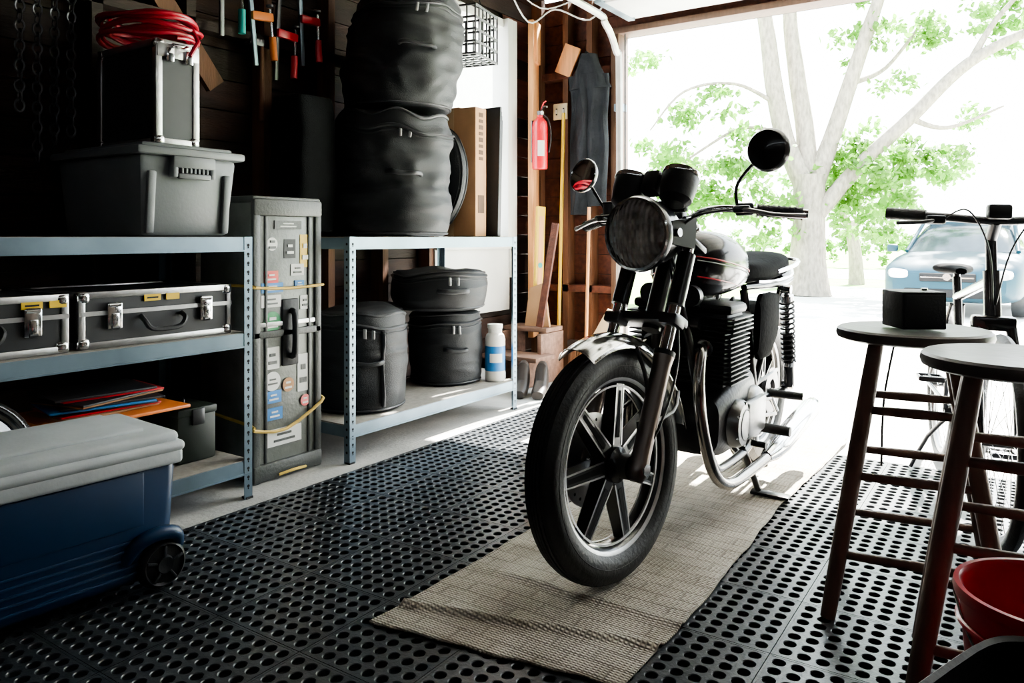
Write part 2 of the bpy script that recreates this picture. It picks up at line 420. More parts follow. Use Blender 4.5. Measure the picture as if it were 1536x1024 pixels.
for zz in (0,.07,.14,.21,.28):
    for (a,c) in (((-.16,-.16),(.16,-.16)),((.16,-.16),(.16,.16)),((.16,.16),(-.16,.16)),((-.16,.16),(-.16,-.16))):
        b.box(((a[0]+c[0])/2,(a[1]+c[1])/2,zz),(abs(a[0]-c[0])+.01,abs(a[1]-c[1])+.01,.012),CR)
for k in range(7):
    t=-.16+.32*k/6
    for q in (-.16,.16): b.box((t,q,.14),(.008,.008,.28),CR); b.box((q,t,.14),(.008,.008,.28),CR)
    b.box((t,0,0),(.008,.32,.008),CR); b.box((0,t,0),(.32,.008,.008),CR)
b.tube([(-.1,-.1,.28),(-.05,-.05,.5),(0,0,.70)],.004,DKM,n=6); b.tube([(.1,.1,.28),(.05,.05,.5),(0,0,.70)],.004,DKM,n=6)
b.fin('milk_crate',loc=(-2.83,3.66,2.06),rot=(0,0,radians(12)))

# ------------------------------------------------------------------ tote
b=B()
def prism(b,x0,x1,y0,y1,z0,z1,tp,m,bev=.012): b.box(((x0+x1)/2,(y0+y1)/2,(z0+z1)/2),(x1-x0,y1-y0,z1-z0),m,bev=bev,taper=tp)
prism(b,-.29,.28,-.195,.195,0,.29,.9,PLAS,.02)
for yy in (-.15,.15): b.box((.268,yy,.12),(.02,.03,.22),PLAS,bev=.006,rot=(0,radians(5),0))
b.box((0,0,.30),(.61,.43,.03),PLAS,bev=.01); b.box((0,0,.32),(.54,.36,.02),PLAS,bev=.008)
for k in range(7): b.box((.30,-.05+k*.0165,.235),(.014,.009,.02),PLAS,bev=.003)
b.box((.292,0,.265),(.03,.17,.045),PLAS,bev=.008); b.box((.298,0,.215),(.02,.13,.02),PLAS,bev=.006)
for q in (-.075,.075): b.box((.29,q,.235),(.03,.02,.05),PLAS,bev=.005)
b.fin('storage_tote',loc=(-2.80,1.655,1.001))

def flight(name,loc,sx,sy,sz,rot=0,latches=(-.3,.3),handle=True,label=None,e=.022,toplatch=False):
    b=B(); body=M('case_black_laminate',(.022,.024,.027),.45,var=.15,scale=8)
    b.box((0,0,sz/2),(sx-.01,sy-.01,sz-.01),body)
    for x in (-1,1):
        for y in (-1,1): b.box((x*(sx/2-e/2),y*(sy/2-e/2),sz/2),(e,e,sz),ALU,bev=.003)
        for z in (e/2,sz-e/2): b.box((x*(sx/2-e/2),0,z),(e,sy,e),ALU,bev=.003)
    for y in (-1,1):
        for z in (e/2,sz-e/2): b.box((0,y*(sy/2-e/2),z),(sx,e,e),ALU,bev=.003)
    for x in (-1,1):
        for y in (-1,1):
            for z in (0,1): b.box((x*(sx/2-.018),y*(sy/2-.018),.018 if z==0 else sz-.018),(.042,.042,.042),CHR,bev=.014,seg=3)
    zs=sz*.62
    if sz<.3: b.box((sx/2-.001,0,zs),(.006,sy,.014),ALU)
    for l in latches:
        y=l*sy; b.box((sx/2+.005,y,zs-.012),(.01,.05,.085),CHR,bev=.003); b.cyl((sx/2+.005,y-.02,zs+.025),(sx/2+.005,y+.02,zs+.025),.009,CHR,n=10)
        b.box((sx/2+.013,y,zs-.025),(.006,.022,.045),CHR,bev=.002); b.cyl((sx/2+.01,y-.012,zs-.05),(sx/2+.01,y+.012,zs-.05),.007,DKM,n=8)
    if toplatch:
        b.box((sx/2+.001,0,sz-.04),(.006,sy-.01,.05),ALU,bev=.002)
        for q in (-.038,.038):
            b.box((sx/2+.008,q,sz-.055),(.012,.03,.05),CHR,bev=.003); b.box((sx/2+.014,q,sz-.065),(.006,.016,.03),DKM,bev=.002)
        b.box((sx/2+.012,0,sz-.02),(.016,.07,.016),CHR,bev=.005)
    if handle:
        b.tube([(sx/2,-.075,zs-.02),(sx/2+.025,-.075,zs-.035),(sx/2+.03,-.055,zs-.062),(sx/2+.03,0,zs-.068),(sx/2+.03,.055,zs-.062),(sx/2+.025,.075,zs-.035),(sx/2,.075,zs-.02)],.009,BLKM,sub=3,n=8)
    if label: 
        b.box((sx/2,sy*label,sz-.03),(.003,.06,.022),YEL); b.box((sx/2,sy*label+.075,sz-.03),(.003,.05,.022),YEL)
        b.box((sx/2+.002,sy*label,sz-.03),(.001,.04,.006),BLKM)
    return b.fin(name,loc=loc,rot=(0,0,rot))
flight('aluminium_flight_case',(-2.72,1.535,.636),.42,.565,.185,label=-.06)
flight('aluminium_flight_case',(-2.72,.955,.636),.42,.54,.185,rot=radians(-1),label=.3)
flight('equipment_flight_case',(-2.80,1.655,1.333),.40,.175,.385,latches=(),handle=False,e=.026,toplatch=True)
b=B(); pts=[]
for i in range(9*28):
    t=i/28; a=2*pi*t; r=.175+.022*sin(t*1.9)+.008*sin(t*5); pts.append((r*cos(a),r*sin(a)*.85,.012+.085*t/9+.006*sin(a*3+t)))
pts+= [(.19,.05,.06),(.22,.06,.0),(.23,.02,-.06)]
b.tube(pts,.0085,REDC,n=8)
b.cyl((.0,.14,.05),(.05,.15,.06),.014,CHR,n=10)
b.fin('red_cable_coil',loc=(-2.78,1.65,1.722))

# ------------------------------------------------------------------ tall road case
b=B(); CG=M('road_case_gray',(.18,.19,.175),.42,.2,var=.3,scale=8,bump=.15); CGD=M('road_case_dark',(.065,.07,.066),.45,var=.25,bump=.2)
w,d_,h_=.345,.36,1.14
b.box((0,0,h_/2+.01),(d_,w,h_),CG,bev=.012)
b.box((d_/2,0,.60),(.02,w+.01,.03),CGD,bev=.005); b.box((d_/2,0,.64),(.014,w+.01,.02),ALU,bev=.004)
for yy in (-w/2+.012,w/2-.012): b.box((d_/2,yy,h_/2),(.02,.035,h_),CGD,bev=.006)
for yy in (-w/2+.06,w/2-.06): b.box((d_/2+.002,yy,h_/2),(.01,.014,h_-.05),CGD,bev=.004)
b.box((d_/2,0,.04),(.03,w+.012,.07),CGD,bev=.01); b.box((d_/2,0,h_-.02),(.03,w+.012,.07),CGD,bev=.01)
b.box((0,0,h_+.012),(d_+.01,w+.012,.03),CGD,bev=.01)
b.box((d_/2+.003,.01,.60),(.014,.085,.28),BLKM,bev=.006); b.tube([(d_/2+.012,.01,.50),(d_/2+.035,.01,.52),(d_/2+.035,.01,.67),(d_/2+.012,.01,.69)],.013,BLKM,sub=3)
st=[(-.08,.97,.055,.07,WHT,'r'),(0.01,.95,.06,.08,BLKM,'b'),(.09,.94,.05,.14,YEL,'b'),(-.085,.835,.07,.05,RED,'b'),(-.08,.79,.11,.04,BLUL,'b'),(-.085,.735,.1,.05,WHT,'b'),(.05,.86,.07,.05,WHT,'b'),
    (-.08,.65,.085,.09,GRN,'r'),(.09,.72,.05,.06,WHT,'b'),(-.08,.5,.07,.09,WHT,'b'),(.08,.42,.06,.16,WHT,'b'),(-.08,.405,.08,.05,WHT,'r'),(-.075,.34,.08,.05,BLUL,'b'),(0.0,.38,.06,.06,CARD,'r'),
    (-.02,.17,.18,.07,WHT,'b'),(.09,.3,.05,.05,RED,'r'),(-.07,.27,.08,.05,BLUL,'b'),(.06,.80,.05,.03,BLUL,'b'),(0,1.05,.14,.035,CGD,'b')]
for i,(y_,z_,a,c_,m_,kd) in enumerate(st):
    if kd=='r': b.lathe([(0,0),(a*.5,0)],m_,20,(d_/2+.0015+.0003*i,y_,z_),'X')
    else: b.box((d_/2+.001,y_,z_),(.002+.0003*i,a,c_),m_)
    for q in (-.2,.15): b.box((d_/2+.0035,y_,z_+q*c_),(.0052,a*(.6 if q<0 else .4),c_*.14),CGD if m_ is WHT else WHT)
ROPE=M('yellow_rope',(.65,.45,.12),.7)
b.tube([(-.1,-w/2-.004,.80),(d_/2,-w/2-.006,.80),(d_/2+.012,-w/2,.795),(d_/2+.012,0,.785),(d_/2+.012,w/2,.79),(d_/2,w/2+.006,.79)],.006,ROPE,sub=3,n=6)
b.tube([(-.1,-w/2-.004,.26),(d_/2,-w/2-.01,.24),(d_/2+.014,-w/2,.22),(d_/2+.016,-.02,.2),(d_/2+.014,w/2,.28),(d_/2,w/2+.006,.3)],.007,ROPE,sub=3,n=6)
b.tube([(d_/2+.02,-.06,.02),(d_/2+.04,.0,.03),(d_/2+.02,.08,.02)],.006,ROPE,sub=3,n=6)
b.fin('instrument_road_case',loc=(-2.765,2.145,0))

# ------------------------------------------------------------------ cooler
cool=empty('rolling_cooler',(-2.22,.93,.013),(0,0,radians(-4)))
b=B()
b.box((0,0,.195),(.355,.735,.33),BLUE,bev=.03,seg=3,taper=.95)
for k in range(5): b.box((.169,-.04,.065+.022*k),(.012,.60,.009),BLUE,bev=.003,rot=(0,.05,0))
b.box((.172,-.03,.265),(.014,.60,.15),BLUE,bev=.012)
b.box((0,0,.365),(.38,.755,.045),LID,bev=.012,seg=3); b.box((0,0,.393),(.39,.765,.03),LID,bev=.014,seg=3)
b.box((0,0,.418),(.365,.74,.035),LID,bev=.016,seg=3); b.box((-.02,0,.439),(.27,.6,.012),LID,bev=.006)
b.tube([(.195,-.27,.33),(.21,-.2,.34),(.215,-.17,.37),(.21,-.2,.39),(.195,-.27,.385)],.011,LID,sub=3)
b.fin('body',parent=cool)
b=B()
for sx in (1,-1):
    x=sx*.170
    b.lathe([(0,x+.028*sx),(.022,x+.03*sx),(.026,x+.02*sx),(.05,x+.018*sx),(.056,x+.025*sx),(.062,x+.02*sx),(.07,x),(.064,x-.025*sx),(0,x-.025*sx)],BLKM,32,(0,.32,.07),'X')
    for k in range(5):
        a=2*pi*k/5; b.box((x+.024*sx,.32+.038*sin(a),.07+.038*cos(a)),(.008,.008,.03),NYL2,rot=(-a,0,0),bev=.002)
b.cyl((-.15,.32,.07),(.15,.32,.07),.01,DKM)
b.fin('wheels',parent=cool)
b=B(); b.tube([(.16,.22,.10),(.182,.25,.145),(.19,.30,.16),(.188,.35,.15),(.165,.37,.11)],.02,BLUE,sub=4); b.box((0,-.33,.022),(.3,.05,.045),BLUE,bev=.01)
b.fin('wheel_arches',parent=cool)

# ------------------------------------------------------------------ low shelf clutter
b=B(); b.lathe([(0,0),(.12,0),(.135,.02),(.14,.21),(.15,.225),(.152,.235),(.14,.235),(.135,.22),(.125,.02),(0,.015)],CHR,40)
for s_ in (-1,1): b.tube([(s_*.14,-.04,.17),(s_*.18,-.03,.175),(s_*.18,.03,.175),(s_*.14,.04,.17)],.006,CHR,sub=3)
b.fin('steel_stock_pot',loc=(-2.70,1.42,.151))
b=B(); b.box((0,0,.006),(.36,.46,.012),ORG,bev=.003)
cols=[CARD,RED,NYL2,BLUL,NYL2,CARD,NYL2,RED,NYL2]
for k,m_ in enumerate(cols): b.box((random.uniform(-.02,.02),random.uniform(-.02,.02),.0165+.008*k),(.24,.33,.0065),m_,rot=(0,0,random.uniform(-.25,.25)),bev=.001)
b.fin('magazine_pile',loc=(-2.68,1.41,.388))
b=B(); b.lathe([(0,0),(.14,0),(.165,.03),(.175,.032),(.178,.037),(.17,.04),(.155,.036),(.135,.012),(0,.01)],CHR,48)
b.tube([(0,.17,.035),(0,.22,.05),(0,.28,.06)],.009,BLKM)
b.fin('steel_frying_pan',loc=(-2.62,.98,.335),rot=(radians(8),radians(72),radians(-14)))
b=B(); AG=M('dark_toolbox_green',(.013,.02,.014),.5); b.box((0,0,.09),(.3,.16,.18),AG,bev=.008); b.box((0,0,.19),(.31,.165,.03),AG,bev=.006)
b.tube([(.06,0,.2),(.05,0,.23),(-.05,0,.23),(-.06,0,.2)],.005,DKM,sub=3); b.box((.155,0,.17),(.01,.05,.06),DKM,bev=.003)
b.fin('ammo_box',loc=(-2.76,1.74,.151))
b=B(); b.lathe([(0,0),(.052,0),(.058,.008),(.058,.24),(.05,.265),(.04,.275),(.04,.30),(.044,.302),(.044,.325),(0,.328)],WHT,32)
b.lathe([(.0585,.06),(.0588,.062),(.0588,.2),(.0585,.202)],BLUL,32); b.lathe([(.0592,.11),(.0592,.16)],WHT,16,a0=-1.5,a1=-.2)
b.fin('plastic_jug',loc=(-2.56,3.62,.171))

# ------------------------------------------------------------------ left wall hangings
b=B()
def chain(x,y,z0,n):
    for k in range(n):
        X=Euler((0,0,(k%2)*pi/2)).to_matrix().to_4x4() @ Matrix.Diagonal((.75,1,1.4,1))
        b.torus((x,y,z0-k*.036),.016,.004,DKM,axis='X',n=12,k=5,X=X)
for (y,n) in ((1.30,17),(1.36,22),(1.42,20),(1.48,19)): chain(-3.02,y,2.05,n)
b.cyl((-3.04,1.25,2.07),(-3.04,1.54,2.07),.008,DKM)
b.fin('hanging_chains')
def clamp(name,y,z,c1,c2,tilt):
    b=B(); b.box((0,0,0),(.014,.022,.5),c2,bev=.002); b.box((.01,.05,.22),(.025,.13,.04),c1,bev=.006); b.box((.01,.05,-.02),(.025,.12,.04),c1,bev=.006)
    b.cyl((.01,.10,-.12),(.01,.10,.02),.007,CHR,n=8); b.cyl((.01,.10,-.22),(.01,.10,-.11),.017,c1,n=12); b.lathe([(0,0),(.018,0),(.018,.01),(0,.01)],DKM,12,(.01,.1,.03))
    b.cyl((-.05,0,.24),(.02,0,.24),.004,DKM,n=6)
    return b.fin(name,loc=(-3.0,y,z),rot=(tilt,0,0))
clamp('bar_clamp',2.28,2.05,ORG,STEEL,.1); clamp('bar_clamp',2.43,2.0,RED,DKM,-.05); clamp('bar_clamp',2.57,2.1,RED,STEEL,.05); clamp('bar_clamp',2.12,2.15,TEAL,DKM,.0)
b=B(); b.tube([(0,0,0),(0,0,.36)],.014,WOODV,n=10,radii=[.017,.012]); b.box((0,.0,.37),(.03,.12,.035),DKM,bev=.006); b.tube([(0,-.06,.37),(0,-.09,.35)],.008,DKM)
b.fin('claw_hammer',loc=(-3.03,2.36,1.55))
b=B(); b.box((0,0,0),(.03,.3,.5),WOODV,bev=.003); b.box((.02,0,.1),(.01,.2,.2),CARD); b.fin('wall_shelf_board',loc=(-3.03,1.9,2.45))

# ------------------------------------------------------------------ corner things
b=B(); b.box((0,0,1.3),(.04,.19,2.3),WOODL,bev=.003); b.box((.025,.0,2.3),(.03,.13,.3),WOODL,bev=.003); b.fin('pine_plank',loc=(-3.02,4.76,.12),rot=(0,0,radians(20)))
b=B(); b.lathe([(0,0),(.05,0),(.055,.01),(.055,.30),(.05,.335),(.03,.36),(.02,.37),(.02,.385),(0,.386)],RED,28)
b.lathe([(.0558,.09),(.0558,.20)],WHT,12,a0=-1.3,a1=-.4); b.box((0,0,.40),(.03,.035,.03),DKM,bev=.004); b.lathe([(0,0),(.014,0),(.014,.01),(0,.012)],WHT,16,(.02,-.01,.40),'X')
b.tube([(.01,0,.415),(.05,-.03,.44),(.09,-.05,.43)],.006,DKM); b.tube([(.01,0,.42),(.05,-.03,.465),(.08,-.05,.47)],.005,RED)
b.tube([(.0,.02,.4),(.03,.06,.36),(.06,.05,.25),(.055,.03,.12)],.008,BLKM,sub=4); b.box((-.054,0,.2),(.006,.05,.3),DKM)
b.fin('fire_extinguisher',loc=(-2.89,4.64,1.48))
IV=M('ivory_plate',(.7,.62,.42),.4)
b=B(); b.box((0,0,0),(.12,.012,.12),IV,bev=.004)
for q in (-.03,.03): b.box((q,-.01,0),(.012,.012,.03),WHT,bev=.002); b.box((q,-.007,0),(.012,.004,.05),BLKM)
b.fin('light_switch_plate',loc=(-2.89,4.93,1.93))
b=B(); CL=M('dark_denim',(.022,.025,.03),.85,var=.3,scale=10,bump=.4,bscale=60,spec=.2)
b.warp=lambda p: p+Vector((.03*noise.noise(Vector((p.x*9,p.y*9,p.z*3))),.03*noise.noise(Vector((p.x*14,2,p.z*2.5))),0))
def leg(x0,x1,w0,w1,z0,z1,ph):
    R=[]
    for i in range(30):
        t=i/29; cx=x0+(x1-x0)*t; w=w0+(w1-w0)*t
        R.append([Vector((cx+w*cos(2*pi*j/32),.034*sin(2*pi*j/32)*(1+.45*sin(4*2*pi*j/32+ph+t*3)),z0+(z1-z0)*t)) for j in range(32)])
    b.loft(R,CL)
leg(-.055,-.07,.10,.085,1.0,.0,0); leg(.055,.08,.10,.08,1.0,.06,2)
R=[]
for i in range(12):
    t=i/11; w=.17-.12*t
    R.append([Vector((w*cos(2*pi*j/32),.045*sin(2*pi*j/32)*(1+.3*sin(10*pi*j/32)),.90+.25*t)) for j in range(32)])
b.loft(R,CL)
b.cyl((0,.06,1.14),(0,-.03,1.16),.008,DKM)
b.fin('hanging_trousers',loc=(-2.62,4.87,1.16))
b=B(); b.box((0,0,0),(.14,.02,.22),WOODL,rot=(0,radians(25),0),bev=.004); b.fin('wood_offcut',loc=(-2.82,4.92,2.30))
b=B(); b.tube([(0,0,0),(.02,.05,1.9)],.013,YEL,n=10); b.box((0,0,.02),(.06,.04,.06),DKM,bev=.004); b.fin('yellow_pole',loc=(-2.86,4.84,.01))
b=B(); b.box((0,0,.42),(.025,.07,.84),YEL,bev=.002); b.box((.013,0,.42),(.003,.04,.7),WOODL); b.lathe([(0,0),(.02,0)],TEAL,12,(.016,0,.42),'X'); b.fin('spirit_level',loc=(-2.89,4.60,.378),rot=(radians(-4),radians(-2),radians(-20)))
b=B(); b.tube([(0,0,.26),(-.03,.1,1.2)],.012,WOODL,n=10); b.box((0,0,.24),(.28,.05,.05),DKM,bev=.008)
for k in range(22): b.box((-.13+.012*k,random.uniform(-.01,.01),.11),(.009,.05,.22),M('broom_bristle',(.18,.1,.06),.8),rot=(random.uniform(-.1,.1),random.uniform(-.08,.08),0))
b.fin('push_broom',loc=(-2.56,4.72,.01))
b=B(); WS=M('weathered_wood',(.22,.13,.095),.75,var=.3,scale=4,bump=.3,bscale=25,stretch=(1,8,8))
b.box((0,.10,.36),(.36,.22,.03),WS,bev=.003); b.box((.02,-.12,.19),(.44,.24,.03),WS,bev=.003)
for x in (-.16,.16): b.box((x,.08,.17),(.03,.3,.34),WS,bev=.002); b.box((x,-.12,.09),(.03,.2,.17),WS,bev=.002)
b.fin('wooden_step',loc=(-2.90,4.46,.001))
PLY=M('plywood',(.7,.5,.3),.7,var=.15,scale=5)
b=B(); b.hexa([(-.16,0,0),(.2,0,0),(.2,.015,0),(-.16,.015,0),(.1,.12,.52),(.2,.12,.5),(.2,.135,.5),(.1,.135,.52)],PLY); b.fin('plywood_offcut',loc=(-2.42,4.45,.001))
b=B(); b.hexa([(-.1,0,0),(.1,0,0),(.1,.02,0),(-.1,.02,0),(-.1,.06,.26),(.02,.06,.30),(.02,.08,.30),(-.1,.08,.26)],CARD); b.box((.1,-.02,.36),(.05,.02,.72),WOODR,rot=(-.1,.12,0)); b.fin('leaning_boards',loc=(-2.84,4.52,.378))
b=B(); BT=M('boot_leather',(.03,.022,.018),.5)
for q in (0,.12):
    b.loft_y([(-.14,.035,.0,.05),(-.1,.045,0,.07),(-.03,.045,0,.1),(.02,.042,0,.2),(.06,.04,0,.21),(.09,.035,0,.2)],BT,cx=q)
b.fin('work_boots',loc=(-2.66,4.06,.001),rot=(0,0,.4))
b=B(); b.tube([(-2.98,4.3,2.8),(-2.9,4.5,2.5),(-2.8,4.7,2.62),(-2.6,4.85,2.55),(-2.45,4.9,2.75)],.006,WHT,sub=6,n=6); b.tube([(-2.95,4.2,2.8),(-2.8,4.5,2.58),(-2.6,4.8,2.7),(-2.4,4.88,2.6)],.005,WHT,sub=6,n=6); b.fin('hanging_wires')

# ------------------------------------------------------------------ MOTORCYCLE
mc=empty('motorcycle',(-1.0,1.97,.024),(0,radians(2.4),0))
u=Vector((0,sin(radians(27)),cos(radians(27))))
steer=Matrix.Translation((0,.065,.33)) @ Matrix.Rotation(radians(-10),4,u) @ Matrix.Translation((0,-.065,-.33))
def castwheel(b,c,R,rim,w):
    c=Vector(c); hw=w/2
    pr=[(rim,-hw*.72),(rim+.012,-hw*.92),(rim+.03,-hw),(R-.042,-hw*1.0),(R-.03,-hw*.96),(R-.028,-hw*.92),(R-.016,-hw*.78)]
    for x in (-.6,-.35,-.1,.1,.35,.6):
        rr=R-.020*abs(x)**2.2
        pr+=[(rr,hw*(x-.08)),(rr,hw*(x+.06)),(rr-.004,hw*(x+.075)),(rr-.004,hw*(x+.09))] if x<.6 else [(rr,hw*(x-.08)),(rr-.001,hw*(x+.06))]
    pr+=[(R-.016,hw*.78),(R-.028,hw*.92),(R-.03,hw*.96),(R-.042,hw),(rim+.03,hw),(rim+.012,hw*.92),(rim,hw*.72)]
    b.lathe(pr,RUB,96,c,'X')
    for sx in (-1,1):
        b.torus(c+Vector((sx*hw*.985,0,0)),rim+.034,.0018,RUB,axis='X',n=72,k=6)
        b.lathe([(rim+.006,sx*hw*.80),(rim+.006,sx*hw*.72),(rim-.004,sx*hw*.68),(rim-.010,sx*hw*.6)],ALU,64,c,'X')
        b.lathe([(rim-.010,sx*hw*.6),(rim-.018,sx*hw*.45),(rim-.022,0)],BLK,64,c,'X')
        b.lathe([(rim-.022,sx*hw*.44),(rim-.028,sx*hw*.42),(rim-.028,sx*hw*.30)],ALU,64,c,'X')
    b.lathe([(0,-.055),(.03,-.055),(.035,-.045),(.05,-.035),(.05,.035),(.035,.045),(.03,.055),(0,.055)],BLK,32,c,'X')
    n=7; r0=.045; r1=rim-.018
    for k in range(n):
        a=2*pi*k/n+.2
        rad=Vector((0,sin(a),cos(a))); tg=Vector((0,cos(a),-sin(a))); ax=Vector((1,0,0))
        w0,w1,t0,t1=.021,.017,.024,.017
        P=[]
        for (r,wd,th) in ((r0,w0,t0),(r1,w1,t1)):
            for (p_,q_) in ((-1,-1),(1,-1),(1,1),(-1,1)): P.append(c+rad*r+tg*wd*p_+ax*th*q_)
        b.hexa(P,BLK)
        for sx in (-1,1):
            for e in (-1,1):
                P=[]
                for (r,wd,th) in ((r0+.01,w0,t0),(r1,w1,t1)):
                    for (p_,q_) in ((-.0024,0),(.0024,0),(.0024,.0012),(-.0024,.0012)):
                        P.append(c+rad*r+tg*(wd*e*.93+p_)+ax*sx*(th+q_))
                b.hexa(P,ALU)
            P=[]
            for (r,wd,th) in ((r0+.03,w0*.4,t0),(r1-.02,w1*.4,t1)):
                for (p_,q_) in ((-1,.0),(1,.0),(1,.0008),(-1,.0008)): P.append(c+rad*r+tg*wd*p_+ax*sx*(th+q_))
            b.hexa(P,HOLE)
b=B(); AX=Vector((0,0,.33)); castwheel(b,AX,.33,.245,.096)
b.fin('front_wheel',parent=mc,mat4=steer)
b=B(); b.lathe([(.05,-.062),(.135,-.062),(.135,-.068),(.05,-.068),(.05,-.062)],ALU,48,AX,'X')
for k in range(24):
    a=2*pi*k/24; b.lathe([(0,0),(.005,0)],HOLE,8,AX+Vector((-.0615,.115*sin(a),.115*cos(a))),'X')
b.box(AX+Vector((-.075,.12,.06)),(.05,.06,.1),DKM,rot=(-.5,0,0),bev=.01)
b.cyl(AX+Vector((-.125,0,0)),AX+Vector((.125,0,0)),.011,CHR,n=12); b.cyl(AX+Vector((.118,0,0)),AX+Vector((.13,0,0)),.018,CHR,n=6)
b.cyl(AX+Vector((.05,0,0)),AX+Vector((.08,0,0)),.035,DKM,n=20)
b.tube([AX+Vector((.075,.02,.03)),AX+Vector((.13,.06,.1)),AX+Vector((.12,.2,.3)),AX+Vector((.06,.26,.6))],.004,BLKM,sub=5,n=6)
b.fin('front_brake',parent=mc,mat4=steer)
b=B()
for sx in (-1,1):
    x=sx*.10
    P=lambda t,o=0: Vector((x,o,0))+AX+u*t
    b.tube([P(-.035),P(-.02),P(.0),P(.03),P(.06),P(.3),P(.33)],.0,FORK,n=20,radii=[.018,.027,.029,.027,.0265,.0275,.031])
    b.cyl(P(.33),P(.345),.032,BLKM,n=20); b.cyl(P(.34),P(.70),.0185,CHR,n=20)
    b.tube([P(.49),P(.5),P(.66)],.027,BLK,n=16)
    b.box(P(.44),(.06,.06,.035),DKM,rot=(-radians(27),0,0),bev=.008)
    b.box(P(.0)+Vector((0,.0,-.012)),(.04,.05,.04),DKM,bev=.008)
    b.box(P(.1)+Vector((-sx*.028,.02,0)),(.02,.03,.06),DKM,bev=.005)
b.box(AX+u*.44+Vector((0,.03,0)),(.24,.08,.03),DKM,rot=(-radians(27),0,0),bev=.01)
b.box(AX+u*.69+Vector((0,.03,0)),(.25,.09,.022),DKM,rot=(-radians(27),0,0),bev=.008)
b.cyl(AX+u*.4+Vector((0,.06,0)),AX+u*.72+Vector((0,.06,0)),.03,BLK)
b.fin('forks',parent=mc,mat4=steer)
b=B(); pr=[]
for k in range(13):
    t=-1+2*k/12; pr.append((.372-.04*abs(t)**2.6,.062*t))
pr2=[(r-.003,x) for r,x in pr]
full=pr+pr2[::-1]+[pr[0]]
FEN=M('fender_chrome',(.70,.69,.67),.13,1.,var=.08)
b.lathe(full,FEN,48,AX,'X',a0=radians(-24),a1=radians(82))
for th in (radians(-24),radians(82)):
    b.lathe([(.374-.04*abs(-1+2*k/12)**2.6,.063*(-1+2*k/12)) for k in range(13)],FEN,2,AX,'X',a0=th-.01,a1=th+.01)
for sx in (-1,1):
    for a in (radians(60),radians(12)):
        b.tube([AX+Vector((sx*.06,.335*sin(a),.335*cos(a))),AX+Vector((sx*.085,.2*sin(a)+.04,.2*cos(a)+.02)),Vector((sx*.085,0,0))+AX+u*.12],.006,DKM,sub=3,n=8)
b.fin('front_fender',parent=mc,mat4=steer)
# headlight
HLc=Vector((.012,.195,.985)); b=B(); g_=1.14
sc=lambda L: [(r*g_,z*g_) for r,z in L]
b.lathe(sc([(0,.115),(.03,.112),(.06,.095),(.083,.06),(.09,.02),(.092,-.01)]),BLK,40,HLc,'Y')
b.lathe(sc([(.092,-.008),(.1,-.012),(.103,-.022),(.1,-.034)]),BLK,40,HLc,'Y')
b.lathe(sc([(.1,-.034),(.097,-.040),(.091,-.041),(.088,-.036)]),CHR,40,HLc,'Y')
def lensmat():
    m=M('headlight_lens',(.42,.38,.34),.2,.1,var=.5,scale=16,coat=1.)
    nt=m.node_tree; N=nt.nodes; L=nt.links
    tc=N.new('ShaderNodeTexCoord'); w=N.new('ShaderNodeTexWave'); w.bands_direction='X'; w.inputs['Scale'].default_value=18
    L.new(tc.outputs['Object'],w.inputs['Vector'])
    w2=N.new('ShaderNodeTexWave'); w2.bands_direction='Z'; w2.inputs['Scale'].default_value=9; L.new(tc.outputs['Object'],w2.inputs['Vector'])
    ad=N.new('ShaderNodeMath'); ad.operation='ADD'; L.new(w.outputs['Fac'],ad.inputs[0]); L.new(w2.outputs['Fac'],ad.inputs[1])
    bp=N.new('ShaderNodeBump'); bp.inputs['Strength'].default_value=1.; bp.inputs['Distance'].default_value=.012
    L.new(ad.outputs[0],bp.inputs['Height']); L.new(bp.outputs['Normal'],N['Principled BSDF'].inputs['Normal'])
    L.new(bp.outputs['Normal'],N['Principled BSDF'].inputs['Coat Normal'])
    return m
b.lathe(sc([(.089,-.034),(.075,-.048),(.05,-.057),(.025,-.061),(0,-.062)]),lensmat(),40,HLc,'Y')
for sx in (-1,1):
    b.hexa([HLc+Vector((sx*.095,-.0,-.035)),HLc+Vector((sx*.105,-.0,-.035)),HLc+Vector((sx*.12,.10,-.05)),HLc+Vector((sx*.105,.10,-.05)),HLc+Vector((sx*.095,-.0,.035)),HLc+Vector((sx*.105,-.0,.035)),HLc+Vector((sx*.12,.12,.05)),HLc+Vector((sx*.105,.12,.05))],BLK)
    b.cyl(HLc+Vector((sx*.09,.02,0)),HLc+Vector((sx*.118,.02,0)),.013,CHR,n=12)
b.fin('headlight',parent=mc,mat4=steer)
b=B()
for sx in (-1,1):
    X=Euler((radians(-28),0,0)).to_matrix().to_4x4() @ Matrix.Scale(1.2,4)
    c=Vector((-.006+sx*.09,.29,1.125))
    b.lathe([(0,-.05),(.025,-.05),(.042,-.035),(.047,0),(.048,.035),(.044,.042),(.04,.038),(0,.034)],BLKM,32,c,'Z',X=X)
    b.lathe([(.0485,.030),(.050,.034),(.049,.043),(.045,.044)],CHR,32,c,'Z',X=X)
b.box((-.006,.29,1.145),(.06,.05,.08),BLKM,rot=(radians(-28),0,0),bev=.012); b.box((0,.31,1.07),(.20,.03,.04),BLKM,bev=.01)
b.box((0,.27,1.05),(.1,.06,.05),BLKM,bev=.012)
for k in range(5): b.tube([(-.07+.035*k,.24,.97),(-.08+.05*k,.26,1.03),(-.03+.02*k,.34,.98),(0,.4,.93)],.005,BLKM,sub=4,n=6)
b.fin('instrument_gauges',parent=mc,mat4=steer)
b=B()
